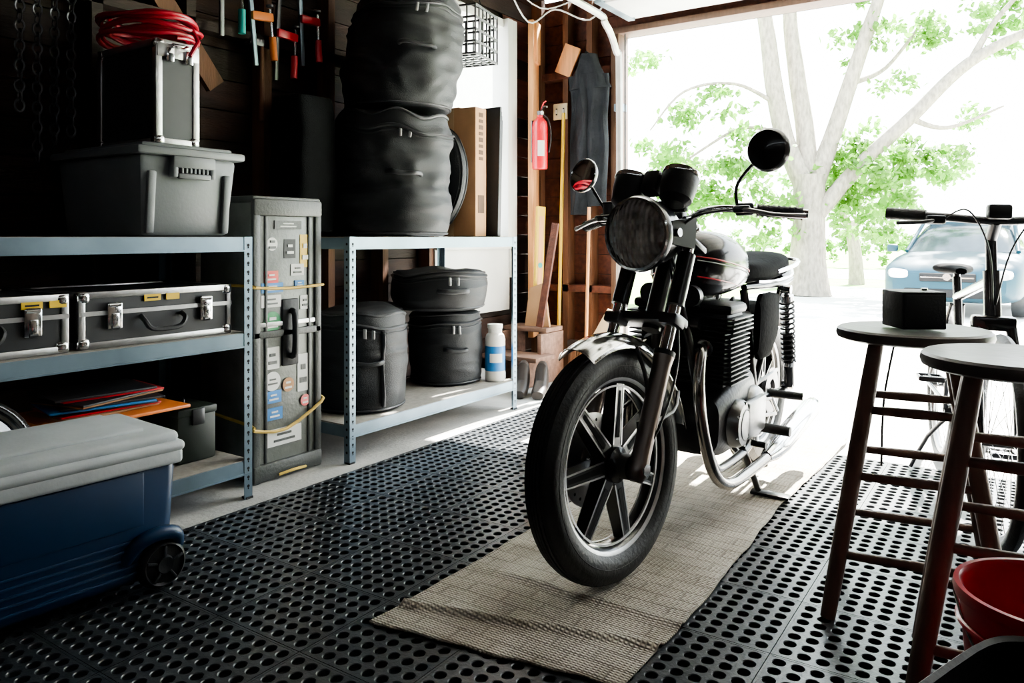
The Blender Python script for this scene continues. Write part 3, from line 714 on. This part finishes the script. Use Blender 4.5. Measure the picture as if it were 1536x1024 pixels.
for sx in (-1,1):
    b.tube([(0,.365,1.03),(sx*.07,.365,1.03),(sx*.13,.355,1.05),(sx*.2,.365,1.055),(sx*.29,.40,1.045),(sx*.40,.455,1.03)],.0115,CHR,sub=5,n=12)
    d=Vector((sx*.11,.055,-.015)).normalized(); g=Vector((sx*.285,.398,1.046))
    b.tube([g,g+d*.01,g+d*.125,g+d*.13],.0175,RUB,n=14,radii=[.021,.0175,.0175,.021]); b.cyl(g+d*.13,g+d*.145,.014,CHR,n=12)
    for k in range(7): b.cyl(g+d*(.015+.015*k),g+d*(.021+.015*k),.0195,RUB,n=14)
    b.box(g-d*.035,(.055,.035,.038),BLKM,rot=(0,0,sx*.45),bev=.008)
    b.box(g-d*.03+Vector((0,-.03,0)),(.05,.03,.022),DKM,rot=(0,0,sx*.4),bev=.006)
    b.tube([g-d*.03+Vector((0,-.035,0)),g+d*.02+Vector((0,-.055,-.003)),g+d*.08+Vector((0,-.06,-.008)),g+d*.155+Vector((0,-.045,-.006))],.006,ALU,sub=4,n=8,radii=[.009,.007,.006,.0085])
    b.box((sx*.045,.365,1.03),(.03,.035,.05),DKM,bev=.006)
    b.tube([g-d*.04+Vector((0,-.03,0)),(sx*.15,.26,1.03),(sx*.06,.28,.95),(sx*.03,.36,.85)],.0045,BLKM,sub=5,n=6)
b.cyl((-.215,.345,1.06),(-.215,.345,1.095),.024,DKM,n=16); b.lathe([(0,.035),(.026,.035),(.026,.042),(0,.045)],BLKM,16,(-.215,.345,1.06))
b.fin('handlebars',parent=mc,mat4=steer)
b=B()
def mirror(base,mid,c,X,s_=1.1):
    b.tube([base,mid,c],.0055,BLK,sub=6,n=8)
    X=X @ Matrix.Scale(s_,4)
    b.lathe([(0,-.016),(.03,-.014),(.052,-.006),(.058,.004),(.0585,.012),(.055,.013)],BLK,36,c,'Y',X=X)
    b.lathe([(.0585,.012),(.057,.0145),(.054,.013)],CHR,36,c,'Y',X=X)
    b.lathe([(.056,.012),(.03,.0125),(0,.0125)],GLS,36,c,'Y',X=X)
mirror(Vector((.235,.375,1.055)),Vector((.25,.355,1.13)),Vector((.355,.33,1.215)),Euler((0,0,radians(0))).to_matrix().to_4x4())
mirror(Vector((-.235,.375,1.055)),Vector((-.26,.36,1.10)),Vector((-.315,.345,1.20)),Euler((radians(14),0,radians(172))).to_matrix().to_4x4(),1.05)
b.fin('mirrors',parent=mc,mat4=steer)
b=B()
TANK=M('tank_black_gloss',(.007,.007,.009),.16,var=.05,spec=.35)
TS=[(.40,.035,.84,.90),(.42,.075,.81,.945),(.47,.112,.785,.985),(.55,.137,.775,1.0),(.65,.145,.77,.998),(.75,.138,.775,.978),(.84,.115,.785,.94),(.90,.085,.80,.90),(.915,.04,.82,.87)]
b.loft_y(TS,TANK,e=2.7,n=40)
b.lathe([(0,.03),(.022,.03),(.028,.022),(.03,0)],CHR,24,(0,.56,.99))
def stripe(sx,zo,m_,th):
    pts=[]
    for (y,w,z0,z1) in TS[1:7]:
        zc=(z0+z1)/2; H_=(z1-z0)/2; zz=.895+zo-.25*(y-.43)*.6; s_=max(-1,min(1,(zz-zc)/H_)); cc=(1-abs(s_)**2.7)**(1/2.7); pts.append((sx*(w*cc+.0005),y,zz))
    b.tube(pts,th,m_,sub=6,n=6)
for sx in (-1,1):
    stripe(sx,.02,RED,.0025); stripe(sx,.008,WHT,.0016); stripe(sx,-.045,RED,.0022)
b.fin('fuel_tank',parent=mc)
b=B(); SEAT=M('seat_vinyl',(.005,.005,.006),.8,var=.2,bump=.25,bscale=60,spec=.03)
b.loft_y([(.86,.07,.80,.87),(.89,.095,.80,.893),(1.0,.115,.80,.888),(1.12,.125,.80,.885),(1.25,.125,.805,.905),(1.40,.115,.81,.915),(1.47,.09,.82,.905),(1.49,.05,.83,.89)],SEAT,e=3.2,n=32)
for sx in (-1,1): b.tube([(sx*.118,.95,.812),(sx*.13,1.15,.808),(sx*.13,1.38,.82),(sx*.11,1.48,.835)],.006,CHR,sub=4,n=8)
b.tube([(-.12,1.2,.84),(-.138,1.38,.86),(-.12,1.51,.88),(0,1.55,.885),(.12,1.51,.88),(.138,1.38,.86),(.12,1.2,.84)],.009,CHR,sub=5,n=10)
b.loft_y([(1.42,.09,.76,.83),(1.50,.10,.76,.84),(1.58,.085,.77,.845),(1.61,.05,.78,.83)],TANK,e=3,n=24)
b.lathe([(0,.045),(.04,.04),(.052,.02),(.055,0)],M('tail_lens',(.4,.02,.01),.15,coat=1.),24,(0,1.61,.80),'Y')
b.fin('seat_and_tail',parent=mc)
b=B()
def t_(pts,r=.016,m_=BLK,sub=4): b.tube(pts,r,m_,sub=sub,n=10)
t_([(0,.33,.80),(0,.40,.93)],.034,sub=1)
t_([(0,.38,.90),(0,.6,.84),(0,.9,.78)],.02)
for sx in (-1,1):
    t_([(sx*.02,.36,.83),(sx*.06,.42,.62),(sx*.10,.47,.36),(sx*.12,.52,.22),(sx*.12,.65,.19),(sx*.12,.9,.20),(sx*.12,.97,.30),(sx*.10,.94,.55),(sx*.08,.9,.78)])
    t_([(sx*.08,.9,.79),(sx*.11,1.1,.79),(sx*.12,1.3,.79),(sx*.1,1.5,.80)],.013)
    t_([(sx*.11,.97,.40),(sx*.12,1.1,.6),(sx*.125,1.25,.78)],.012)
    t_([(sx*.10,.96,.36),(sx*.12,1.1,.35),(sx*.125,1.42,.325)],.019,sub=3)
    a=Vector((sx*.15,1.24,.77)); c=Vector((sx*.15,1.35,.36)); d=(c-a)
    b.cyl(a,a+d*.5,.011,CHR); b.cyl(a+d*.45,c,.021,BLK); b.cyl(a+d*.06,a+d*.12,.026,CHR); b.cyl(a+d*.74,a+d*.78,.028,CHR)
    b.cyl(a+Vector((-.03*sx,0,0)),a+Vector((.018*sx,0,0)),.018,CHR,n=12); b.cyl(c+Vector((-.03*sx,0,0)),c+Vector((.018*sx,0,0)),.018,CHR,n=12)
    e1=d.normalized(); e2=Vector((1,0,0)); e3=e1.cross(e2); H=[]
    for k in range(12*12+1):
        q=k/144; H.append(a+d*(.12+.62*q)+(e2*cos(q*12*2*pi)+e3*sin(q*12*2*pi))*.027)
    b.tube(H,.0048,DKM,n=6)
    b.cyl((sx*.12,.86,.29),(sx*.27,.86,.29),.011,CHR); b.cyl((sx*.17,.86,.29),(sx*.28,.86,.29),.018,RUB); b.cyl((sx*.12,1.13,.36),(sx*.25,1.16,.36),.016,RUB)
    b.tube([(sx*.13,1.13,.36),(sx*.14,1.2,.28)],.01,CHR)
b.tube([(.16,.86,.27),(.19,.76,.25),(.20,.70,.27)],.007,CHR,sub=3); b.cyl((.19,.70,.27),(.24,.70,.27),.011,RUB)
b.tube([(.12,.83,.21),(.13,.87,.15),(.15,.95,.03)],.013,BLK,sub=3); b.box((.19,.97,.014),(.14,.05,.012),BLK,rot=(0,0,.1),bev=.004)
b.tube([(.05,.9,.2),(.1,1.0,.1),(.14,1.08,.09)],.011,BLK,sub=2)
b.fin('frame',parent=mc)
b=B()
b.loft_y([(.44,.10,.30,.42),(.47,.15,.26,.46),(.56,.165,.235,.50),(.70,.165,.23,.52),(.84,.155,.235,.52),(.93,.13,.26,.48),(.95,.09,.3,.44)],ENG,e=4,n=32)
for k in range(11):
    z=.50+.0155*k; yy=.585-.0022*k; b.box((0,yy,z),(.36,.2 if k<10 else .21,.0055),ENG,bev=.002)
b.box((0,.575,.575),(.30,.155,.18),ENG,bev=.01)
for k in range(4): b.box((0,.562,.675+.014*k),(.38,.22-.006*k,.0055),ENG,bev=.002)
b.box((0,.562,.70),(.33,.17,.07),ENG,bev=.02); b.box((0,.56,.745),(.35,.17,.035),ENG,bev=.015)
EA=M('engine_cover_metal',(.26,.26,.26),.35,1.,var=.2,scale=15)
for sx in (-1,1):
    b.lathe([(0,.036),(.04,.036),(.07,.030),(.08,.015),(.082,-.02)],EA,40,(0,0,0),'X',X=Matrix.Translation((sx*.165,.60,.355)) @ Matrix.Diagonal((sx,1,1,1)))
    b.lathe([(0,.034),(.06,.034),(.085,.026),(.095,.012),(.097,-.02)],EA,40,(0,0,0),'X',X=Matrix.Translation((sx*.155,.80,.355)) @ Matrix.Diagonal((sx,1,1,1)))
    b.torus((sx*.197,.60,.355),.05,.004,DKM,axis='X'); b.box((sx*.19,.72,.36),(.03,.2,.13),EA,bev=.02)
    for k in range(6):
        a=2*pi*k/6; b.cyl((sx*.18,.60+.07*sin(a),.355+.07*cos(a)),(sx*.198,.60+.07*sin(a),.355+.07*cos(a)),.005,CHR,n=8)
    b.cyl((sx*.08,.68,.66),(sx*.08,.80,.67),.03,DKM); b.lathe([(0,.05),(.028,.045),(.034,.02),(.034,-.05),(.02,-.07),(0,-.07)],EA,20,(sx*.08,.75,.67)); b.tube([(sx*.08,.80,.67),(sx*.09,.9,.67)],.036,BLKM)
    b.loft_y([(.90,.012,.55,.74),(.93,.02,.52,.77),(1.05,.022,.52,.77),(1.14,.016,.58,.76),(1.16,.006,.62,.72)],SEAT,cx=sx*.135,e=3,n=24)
    b.tube([(sx*.09,.47,.62),(sx*.10,.41,.60),(sx*.115,.365,.50),(sx*.13,.38,.36),(sx*.145,.45,.22),(sx*.155,.58,.15),(sx*.165,.8,.145),(sx*.18,1.0,.16)],.0195,M('header_dark_chrome',(.35,.33,.31),.18,1.,var=.2),sub=6,n=14)
    b.cyl((sx*.088,.478,.62),(sx*.093,.455,.616),.03,CHR)
    b.tube([(sx*.175,.95,.157),(sx*.18,1.02,.165),(sx*.185,1.1,.175),(sx*.20,1.5,.24),(sx*.202,1.56,.25),(sx*.202,1.565,.25)],.0,CHR,n=20,radii=[.022,.036,.042,.043,.032,.025])
    b.tube([(sx*.06,.48,.73),(sx*.07,.45,.76),(sx*.04,.5,.82)],.005,BLKM,sub=4,n=6)
for k in range(5): b.tube([(-.1+.05*k,.62+.02*k,.70),(-.12+.05*k,.7+.02*k,.76),(-.08+.03*k,.86,.70),(-.05+.03*k,.95,.6)],.006,BLKM,sub=4,n=6)
b.box((0,.98,.62),(.2,.2,.22),BLKM,bev=.02)
b.cyl((-.09,.42,.70),(.09,.42,.70),.02,BLK)
for sx in (-1,1): b.lathe([(0,.02),(.03,.02),(.034,.014),(.034,-.015),(0,-.02)],DKM,20,(sx*.07,.39,.79),'Y')
b.fin('engine',parent=mc)
b=B(); castwheel(b,(0,1.40,.315),.315,.225,.115)
b.lathe([(.05,.06),(.1,.062),(.1,.066),(.05,.066)],DKM,40,(0,1.40,.315),'X')
for k in range(2): b.tube([(.085,.92,.39-.1*k),(.085,1.4,.41-.19*k)],.008,DKM,n=6)
b.cyl((-.16,1.4,.315),(.16,1.4,.315),.012,CHR)
b.lathe([(.345,-.065),(.352,-.03),(.355,0),(.352,.03),(.345,.065)],BLK,24,(0,1.40,.315),'X',a0=radians(-60),a1=radians(45))
b.fin('rear_wheel',parent=mc)

# ------------------------------------------------------------------ stools
def stool(name,x,y,rot,H=.74,R=.193):
    b=B()
    b.lathe([(0,H-.034),(R*.9,H-.034),(R*.98,H-.028),(R,H-.017),(R*.985,H-.006),(R*.95,H-.001),(R*.8,H-.003),(0,H-.006)],STT,48)
    top=[];bot=[]
    for k in range(4):
        a=pi/4+k*pi/2
        tp=Vector((.125*cos(a),.125*sin(a),H-.033)); bt=Vector((.285*cos(a),.285*sin(a),0)); top.append(tp);bot.append(bt)
        b.tube([bt,bt.lerp(tp,.15),bt.lerp(tp,.5),bt.lerp(tp,.8),tp],.02,STW,n=14,radii=[.0185,.0205,.022,.021,.019])
    P=lambda k,z: bot[k].lerp(top[k],z/(H-.033))
    for k in range(4):
        j=(k+1)%4
        zs=(.16,.36,.53) if k%2==0 else (.22,.42)
        for z in zs: b.tube([P(k,z),P(k,z).lerp(P(j,z),.5),P(j,z)],.011,STW,n=10,radii=[.0105,.0135,.0105])
    return b.fin(name,loc=(x,y,.013),rot=(0,0,rot))
stool('wooden_bar_stool',-.262,2.335,radians(8)); stool('wooden_bar_stool',-.01,1.93,radians(3))
b=B(); b.box((0,0,.05),(.115,.125,.10),BLKM,bev=.004); b.box((0,-.064,.05),(.1,.004,.085),NYL2,bev=.001); b.lathe([(0,0),(.008,0),(.008,.006),(0,.006)],CHR,12,(.03,0,.1))
b.tube([(.02,.06,.02),(.03,.1,.008),(.05,.16,.006),(.06,.225,.004),(.062,.24,-.06),(.03,.245,-.25),(.02,.24,-.45)],.0035,BLKM,sub=6,n=6)
b.fin('speaker_box',loc=(-.262,2.345,.754),rot=(0,0,radians(32)))

b=B(); b.lathe([(0,0),(.105,0),(.11,.01),(.138,.37),(.146,.372),(.148,.382),(.146,.392),(.138,.392),(.132,.385),(.106,.02),(0,.012)],RED,48)
b.torus((0,0,.33),.1395,.005,RED,n=48); b.tube([(-.145,0,.36),(-.1,-.1,.30),(0,-.16,.25),(.1,-.1,.30),(.145,0,.36)],.003,CHR,sub=5,n=6)
b.fin('red_bucket',loc=(.035,1.565,.013))
b=B()
R=[]
for (z,w,l) in ((0,.12,.15),(.01,.125,.155),(.36,.15,.18),(.365,.158,.188),(.38,.16,.19),(.385,.155,.185),(.38,.148,.178),(.02,.122,.15)):
    R.append([Vector((w*math.copysign(abs(cos(2*pi*j/40))**.45,cos(2*pi*j/40)),l*math.copysign(abs(sin(2*pi*j/40))**.45,sin(2*pi*j/40)),z)) for j in range(40)])
b.loft(R,BLKM); b.fin('waste_bin',loc=(.05,1.19,.013),rot=(0,0,radians(-20)))

# ------------------------------------------------------------------ bicycle
bc=empty('bicycle',(-.09,2.86,.013),(0,radians(2),radians(13)))
b=B()
RIM=M('bicycle_rim',(.3,.3,.31),.3,.9)
def bwheel(c,R=.34):
    c=Vector(c)
    b.torus(c,R-.022,.022,RUB,axis='X',n=56,k=10)
    b.lathe([(R-.04,-.012),(R-.055,-.01),(R-.06,0),(R-.055,.01),(R-.04,.012)],RIM,56,c,'X')
    b.cyl(c+Vector((-.05,0,0)),c+Vector((.05,0,0)),.018,DKM)
    for k in range(28):
        a=2*pi*k/28; s_=1 if k%2 else -1; a2=a+(.5 if k%4<2 else -.5)
        b.cyl(c+Vector((s_*.03,.02*sin(a2),.02*cos(a2))),c+Vector((0,(R-.056)*sin(a),(R-.056)*cos(a))),.0012,CHR,n=4)
bwheel((0,0,.34)); bwheel((0,1.05,.34)); b.fin('wheels',parent=bc)
b=B(); FR=M('bicycle_frame_paint',(.03,.03,.033),.25,.3,coat=.7)
hd=Vector((0,.20,.87)); hb=Vector((0,.155,.72)); bb_=Vector((0,.63,.30)); sc_=Vector((0,.80,.74)); ra=Vector((0,1.05,.34))
t2=lambda a,c,r: b.cyl(a,c,r,FR,n=14)
t2(hd,hb,.026); t2(hb+Vector((0,.01,.03)),bb_,.021); t2(hd+Vector((0,0,-.03)),sc_,.018); t2(bb_,sc_+Vector((0,.03,.08)),.016)
for s_ in (-1,1):
    t2(ra+Vector((s_*.06,0,0)),bb_+Vector((s_*.03,0,0)),.009); t2(ra+Vector((s_*.06,0,0)),sc_+Vector((s_*.02,0,-.03)),.008)
    b.tube([hb+Vector((s_*.05,-.01,-.02)),Vector((s_*.055,.06,.55)),Vector((s_*.05,0,.34))],.013,FR,sub=4,radii=[.018,.015,.010])
b.box(hb+Vector((0,-.01,-.02)),(.13,.05,.05),FR,bev=.01)
b.cyl(sc_,sc_+Vector((0,.04,.10)),.013,CHR)
b.loft_y([(.74,.02,.835,.86),(.82,.035,.835,.865),(.92,.075,.83,.875),(.99,.07,.83,.87),(1.01,.03,.84,.86)],SEAT,n=20)
t2(hd,hd+Vector((0,.035,.13)),.018); b.cyl(hd+Vector((0,.03,.11)),hd+Vector((0,-.04,.17)),.018,DKM)
HB=hd+Vector((0,-.04,.17))
b.tube([HB+Vector((-.32,.06,.02)),HB+Vector((-.15,.01,.01)),HB,HB+Vector((.15,.01,.01)),HB+Vector((.32,.06,.02))],.014,DKM,sub=5,n=12)
for s_ in (-1,1):
    b.cyl(HB+Vector((s_*.205,.025,.013)),HB+Vector((s_*.325,.063,.02)),.021,RUB,n=14); b.box(HB+Vector((s_*.18,-.0,.0)),(.06,.05,.03),BLKM,bev=.008)
    b.tube([HB+Vector((s_*.18,-.01,0)),HB+Vector((s_*.22,-.04,-.01)),HB+Vector((s_*.30,-.02,-.015))],.007,DKM,sub=3)
    b.tube([HB+Vector((s_*.16,-.01,0)),HB+Vector((s_*.1,-.1,.03)),HB+Vector((s_*.03,-.07,-.1)),hb],.003,BLKM,sub=6,n=6)
b.box(HB+Vector((0,-.035,.03)),(.07,.05,.05),BLKM,bev=.01)
b.fin('frame',parent=bc)
b=B(); b.lathe([(.02,.045),(.09,.045),(.095,.047),(.09,.049),(.02,.049)],DKM,36,bb_,'X')
for s_,dz in ((-1,.14),(1,-.12)):
    e=bb_+Vector((s_*.07,-.10,dz)); b.tube([bb_+Vector((s_*.055,0,0)),e],.009,DKM); b.cyl(e,e+Vector((s_*.08,0,0)),.006,CHR)
    c=e+Vector((s_*.055,0,0))
    for yy in (-.04,.04): b.box(c+Vector((0,yy,0)),(.085,.01,.02),DKM,bev=.003)
    for xx in (-.04,0,.04): b.box(c+Vector((xx,0,0)),(.01,.09,.016),DKM,bev=.003)
b.cyl(bb_-Vector((.06,0,0)),bb_+Vector((.06,0,0)),.022,DKM)
for k in (0,1): b.tube([bb_+Vector((.047,0,.09-.18*k)),ra+Vector((.047,0,.04-.08*k))],.004,DKM,n=6)
b.lathe([(.01,.04),(.045,.042),(.045,.05),(.01,.052)],DKM,24,ra,'X')
b.tube([(-.03,.66,.28),(-.09,.78,.16),(-.14,.86,.004)],.008,DKM,sub=2)
b.fin('drivetrain',parent=bc)

# ------------------------------------------------------------------ outside
GZ=-.35
GRASS=M('grass',(.22,.38,.08),.9,var=.3,scale=1.5,bump=.4,bscale=8)
DRV=M('driveway_concrete',(.76,.74,.70),.85,var=.08,scale=1.2,bump=.15,bscale=20)
b=B(); b.add([(-80,5.2,GZ),(80,5.2,GZ),(80,80,GZ),(-80,80,GZ)],[(0,1,2,3)],GRASS); b.fin('lawn')
b=B()
yy0,yy1=5.12,21.9; tk=.04
P=[(-4.9,yy0,-.005-tk),(4.5,yy0,-.005-tk),(4.5,yy1,GZ+.001),(-4.9,yy1,GZ+.001),(-4.9,yy0,-.005),(4.5,yy0,-.005),(4.5,yy1,GZ+.02),(-4.9,yy1,GZ+.02)]
b.hexa(P,DRV)
b.fin('driveway')
dz=lambda y: -.005+(GZ+.025)*(y-5.12)/16.78
b=B(); b.box((0,30.0,GZ+.01),(160,7.6,.015),M('street_asphalt',(.55,.55,.55),.9,var=.1)); b.fin('street')
b=B()
for k in range(26): b.box((-5.0,5.9,.06+.13*k),(.03,8,.135),WHT,rot=(0,radians(6),0))
b.fin('neighbour_house_siding')
BARK=M('tree_bark',(.24,.21,.17),.9,var=.35,scale=6,bump=.8,bscale=12,stretch=(3,3,1))
LEAF=M('leaf_green',(.13,.30,.04),.6,var=.5,scale=1.5,transl=.5)
def branchy(b,pts,radii,n=14): b.tube(pts,.1,BARK,n=n,sub=6,radii=[r*.86 for r in radii])
def leaves(b,clusters,size,dens):
    V=[];F=[]
    for (x,y,z,r) in clusters:
        subs=[Vector((random.gauss(0,.5)*r,random.gauss(0,.5)*r,random.gauss(0,.4)*r)) for _ in range(max(3,int(14*r)))]
        for k in range(int(dens*r*r)):
            d=random.choice(subs)+Vector((random.gauss(0,.13),random.gauss(0,.13),random.gauss(0,.09)))
            c=Vector((x,y,z))+d; s_=size*random.uniform(.6,1.3)
            E=Euler((random.uniform(-1.2,1.2),random.uniform(-1.2,1.2),random.uniform(0,6.28))).to_matrix()
            o=len(V)
            for q in ((-.5,0,0),(-.15,-.32,.05),(.2,-.28,.05),(.6,0,-.05),(.2,.28,.05),(-.15,.32,.05)): V.append(c+E@(Vector(q)*s_))
            F.append(tuple(range(o,o+6)))
    b.add(V,F,LEAF)
tr=empty('maple_tree',(-3.85,16.7,dz(16.7)+.02),(0,0,radians(34)))
b=B()
branchy(b,[(0,0,0),(.02,0,.7),(.05,0,1.7),(.05,0,2.5)],[.58,.42,.36,.38])
branchy(b,[(-.05,0,2.3),(-.4,.1,3.2),(-.65,.1,4.4),(-.8,.2,5.8),(-1.2,.3,8)],[.26,.22,.21,.18,.1])
branchy(b,[(.05,.1,2.3),(.05,.2,3.4),(-.1,.3,4.7),(-.2,.4,6.2),(.1,.4,8)],[.28,.22,.2,.16,.1])
branchy(b,[(.15,0,2.3),(.5,0,3.2),(.8,-.1,4.2),(1.2,-.2,5.5),(1.9,-.2,7.5)],[.26,.2,.18,.16,.08])
branchy(b,[(.2,-.1,1.7),(1.0,-.3,2.7),(1.9,-.5,3.6),(3.0,-.7,4.7),(4.4,-.9,5.4),(6.5,-1.2,6.1)],[.2,.17,.15,.13,.10,.05])
branchy(b,[(1.9,-.5,3.6),(2.6,-.6,3.4),(3.6,-.8,3.8)],[.08,.05,.02]); branchy(b,[(-.6,.1,4),(-1.5,.0,4.4),(-2.6,-.2,4.2),(-3.3,-.2,3.4)],[.06,.04,.03,.015])
branchy(b,[(-.5,.1,3.4),(-1.3,.2,3.5),(-2.2,.2,3.0),(-3,.2,2.4)],[.06,.04,.03,.015]); branchy(b,[(3.,-.7,4.7),(3.6,-.6,5.6),(4.6,-.5,6.6)],[.09,.06,.03])
branchy(b,[(.9,0,4.4),(1.8,.3,4.8),(2.6,.3,5.8)],[.08,.05,.03])
b.fin('trunk_and_limbs',parent=tr)
b=B()
cl=[(-3.0,0,3.0,.6),(-2.5,0,3.7,.45),(-2.9,0,2.4,.7),(-1.8,0,4.0,.45),(-2.0,.3,2.3,.8),(-1.2,0,2.6,.7),(-3.4,0,4.9,.35),(1.1,0,5.4,.55),(2.5,0,5.6,.6),(1.8,0,4.3,.35),(1.0,0,3.0,.7),(2.0,0,2.8,.9),(.7,.2,2.2,.8),(1.7,0,2.1,.9),(1.6,.4,1.6,.7),(1.3,.3,2.5,.8),
    (2.9,0,2.7,.6),(4.3,0,5.6,.9),(3.4,0,3.6,.35),(-1.7,0,1.9,.9),(-.9,0,1.7,.8),(-2.6,.4,1.8,.6),(-1.3,0,3.3,.4),(-.2,.5,7.3,1.3),(2,.3,7.2,1.4),(4.5,0,7.2,1.3)]
leaves(b,cl,.14,900)
b.fin('foliage',parent=tr)
tr2=empty('young_tree',(-5.7,22.3,GZ+.005),(0,0,radians(34)))
b=B(); branchy(b,[(2.0,0,0),(1.95,0,.9),(1.8,0,1.8)],[.26,.2,.17]); branchy(b,[(1.8,0,1.6),(1.3,0,2.5),(.9,0,3.3)],[.14,.1,.05]); branchy(b,[(1.85,0,1.6),(2.7,0,2.3),(3.3,0,3.1)],[.14,.1,.05]); b.fin('trunk',parent=tr2)
b=B(); leaves(b,[(1.3,0,2.6,.9),(2.2,0,2.9,.9),(3.2,0,2.5,.7),(.4,0,2.3,.7)],.16,520); b.fin('foliage',parent=tr2)
b=B()
leaves(b,[(-11.5+1.2*k,36+.3*sin(k),.6,.8) for k in range(16)],.2,520); b.fin('hedge')
cy=12.3
car=empty('parked_car',(-.95,cy,dz(cy)+.012),(radians(-1.12),0,radians(-4)))
CB=M('car_paint_blue',(.012,.045,.065),.38,.2,var=.06,spec=.3); CG_=M('car_glass',(.03,.04,.045),.1,.0,spec=.4)
b=B()
b.loft_y([(-.02,.70,.30,.62),(.06,.80,.24,.72),(.3,.87,.2,.80),(.9,.9,.2,.90),(1.3,.9,.2,.95),(2.2,.91,.2,.97),(3.4,.9,.2,.99),(4.1,.86,.22,.98),(4.45,.78,.3,.9)],CB,e=5,n=40)
b.loft_y([(1.15,.72,.88,.93),(1.5,.70,.88,1.15),(1.95,.64,.9,1.40),(2.6,.63,.9,1.45),(3.2,.62,.9,1.41),(3.8,.66,.9,1.1),(4.0,.7,.9,.95)],CG_,e=4.5,n=36)
b.loft_y([(1.93,.60,1.36,1.415),(2.6,.60,1.4,1.465),(3.2,.58,1.36,1.425)],CB,e=4,n=30)
for sx in (-1,1):
    b.loft_y([(-.03,.12,.54,.64),(.05,.16,.53,.68),(.2,.15,.58,.72)],M('car_headlamp',(.8,.82,.85),.08,.3,coat=1.),cx=sx*.62,e=3,n=20)
    b.box((sx*.98,1.35,.98),(.16,.08,.12),CB,bev=.03)
    for y in (.85,3.45): b.lathe([(0,.1),(.16,.1),(.2,.09),(.22,.11),(.31,.10),(.325,.06),(.325,-.1),(0,-.1)],RUB,36,(sx*.80,y,.325),'X',X=Matrix.Diagonal((sx,1,1,1)))
    for y in (.85,3.45): b.lathe([(0,.115),(.05,.115),(.2,.1)],ALU,24,(sx*.80,y,.325),'X',X=Matrix.Diagonal((sx,1,1,1)))
    b.tube([(sx*.74,1.2,.93),(sx*.63,1.95,1.40)],.03,CB)
b.box((0,-.03,.56),(.7,.04,.12),HOLE,bev=.02); b.box((0,-.05,.56),(.66,.02,.015),CHR); b.box((0,-.02,.34),(1.1,.05,.12),HOLE,bev=.02)
b.lathe([(0,0),(.05,0),(.05,-.01),(0,-.01)],CHR,20,(0,-.055,.57),'Y')
b.fin('body',parent=car)

# ------------------------------------------------------------------ light
w=bpy.data.worlds.new('world'); S.world=w; w.use_nodes=True; bg=w.node_tree.nodes['Background']
nt=w.node_tree; tc=nt.nodes.new('ShaderNodeTexCoord'); sp=nt.nodes.new('ShaderNodeSeparateXYZ'); cr=nt.nodes.new('ShaderNodeValToRGB')
nt.links.new(tc.outputs['Generated'],sp.inputs[0]); nt.links.new(sp.outputs['Z'],cr.inputs['Fac']); nt.links.new(cr.outputs['Color'],bg.inputs['Color'])
cr.color_ramp.elements[0].color=(.96,1,1,1); cr.color_ramp.elements[1].color=(.68,.86,1,1)
bg.inputs['Strength'].default_value=11.0
sl=bpy.data.lights.new('sun','SUN'); sl.energy=95; sl.angle=radians(.8); sl.color=(1,.96,.88)
so=bpy.data.objects.new('sun',sl); S.collection.objects.link(so)
el=radians(48); az=radians(5)
dvec=Vector((sin(az)*cos(el),cos(az)*cos(el),sin(el)))
so.rotation_euler=dvec.to_track_quat('Z','Y').to_euler(); so.location=(0,10,12)
S.view_settings.view_transform='AgX'
try: S.view_settings.look='AgX - Medium High Contrast'
except Exception as e: print(e)
S.view_settings.exposure=.0
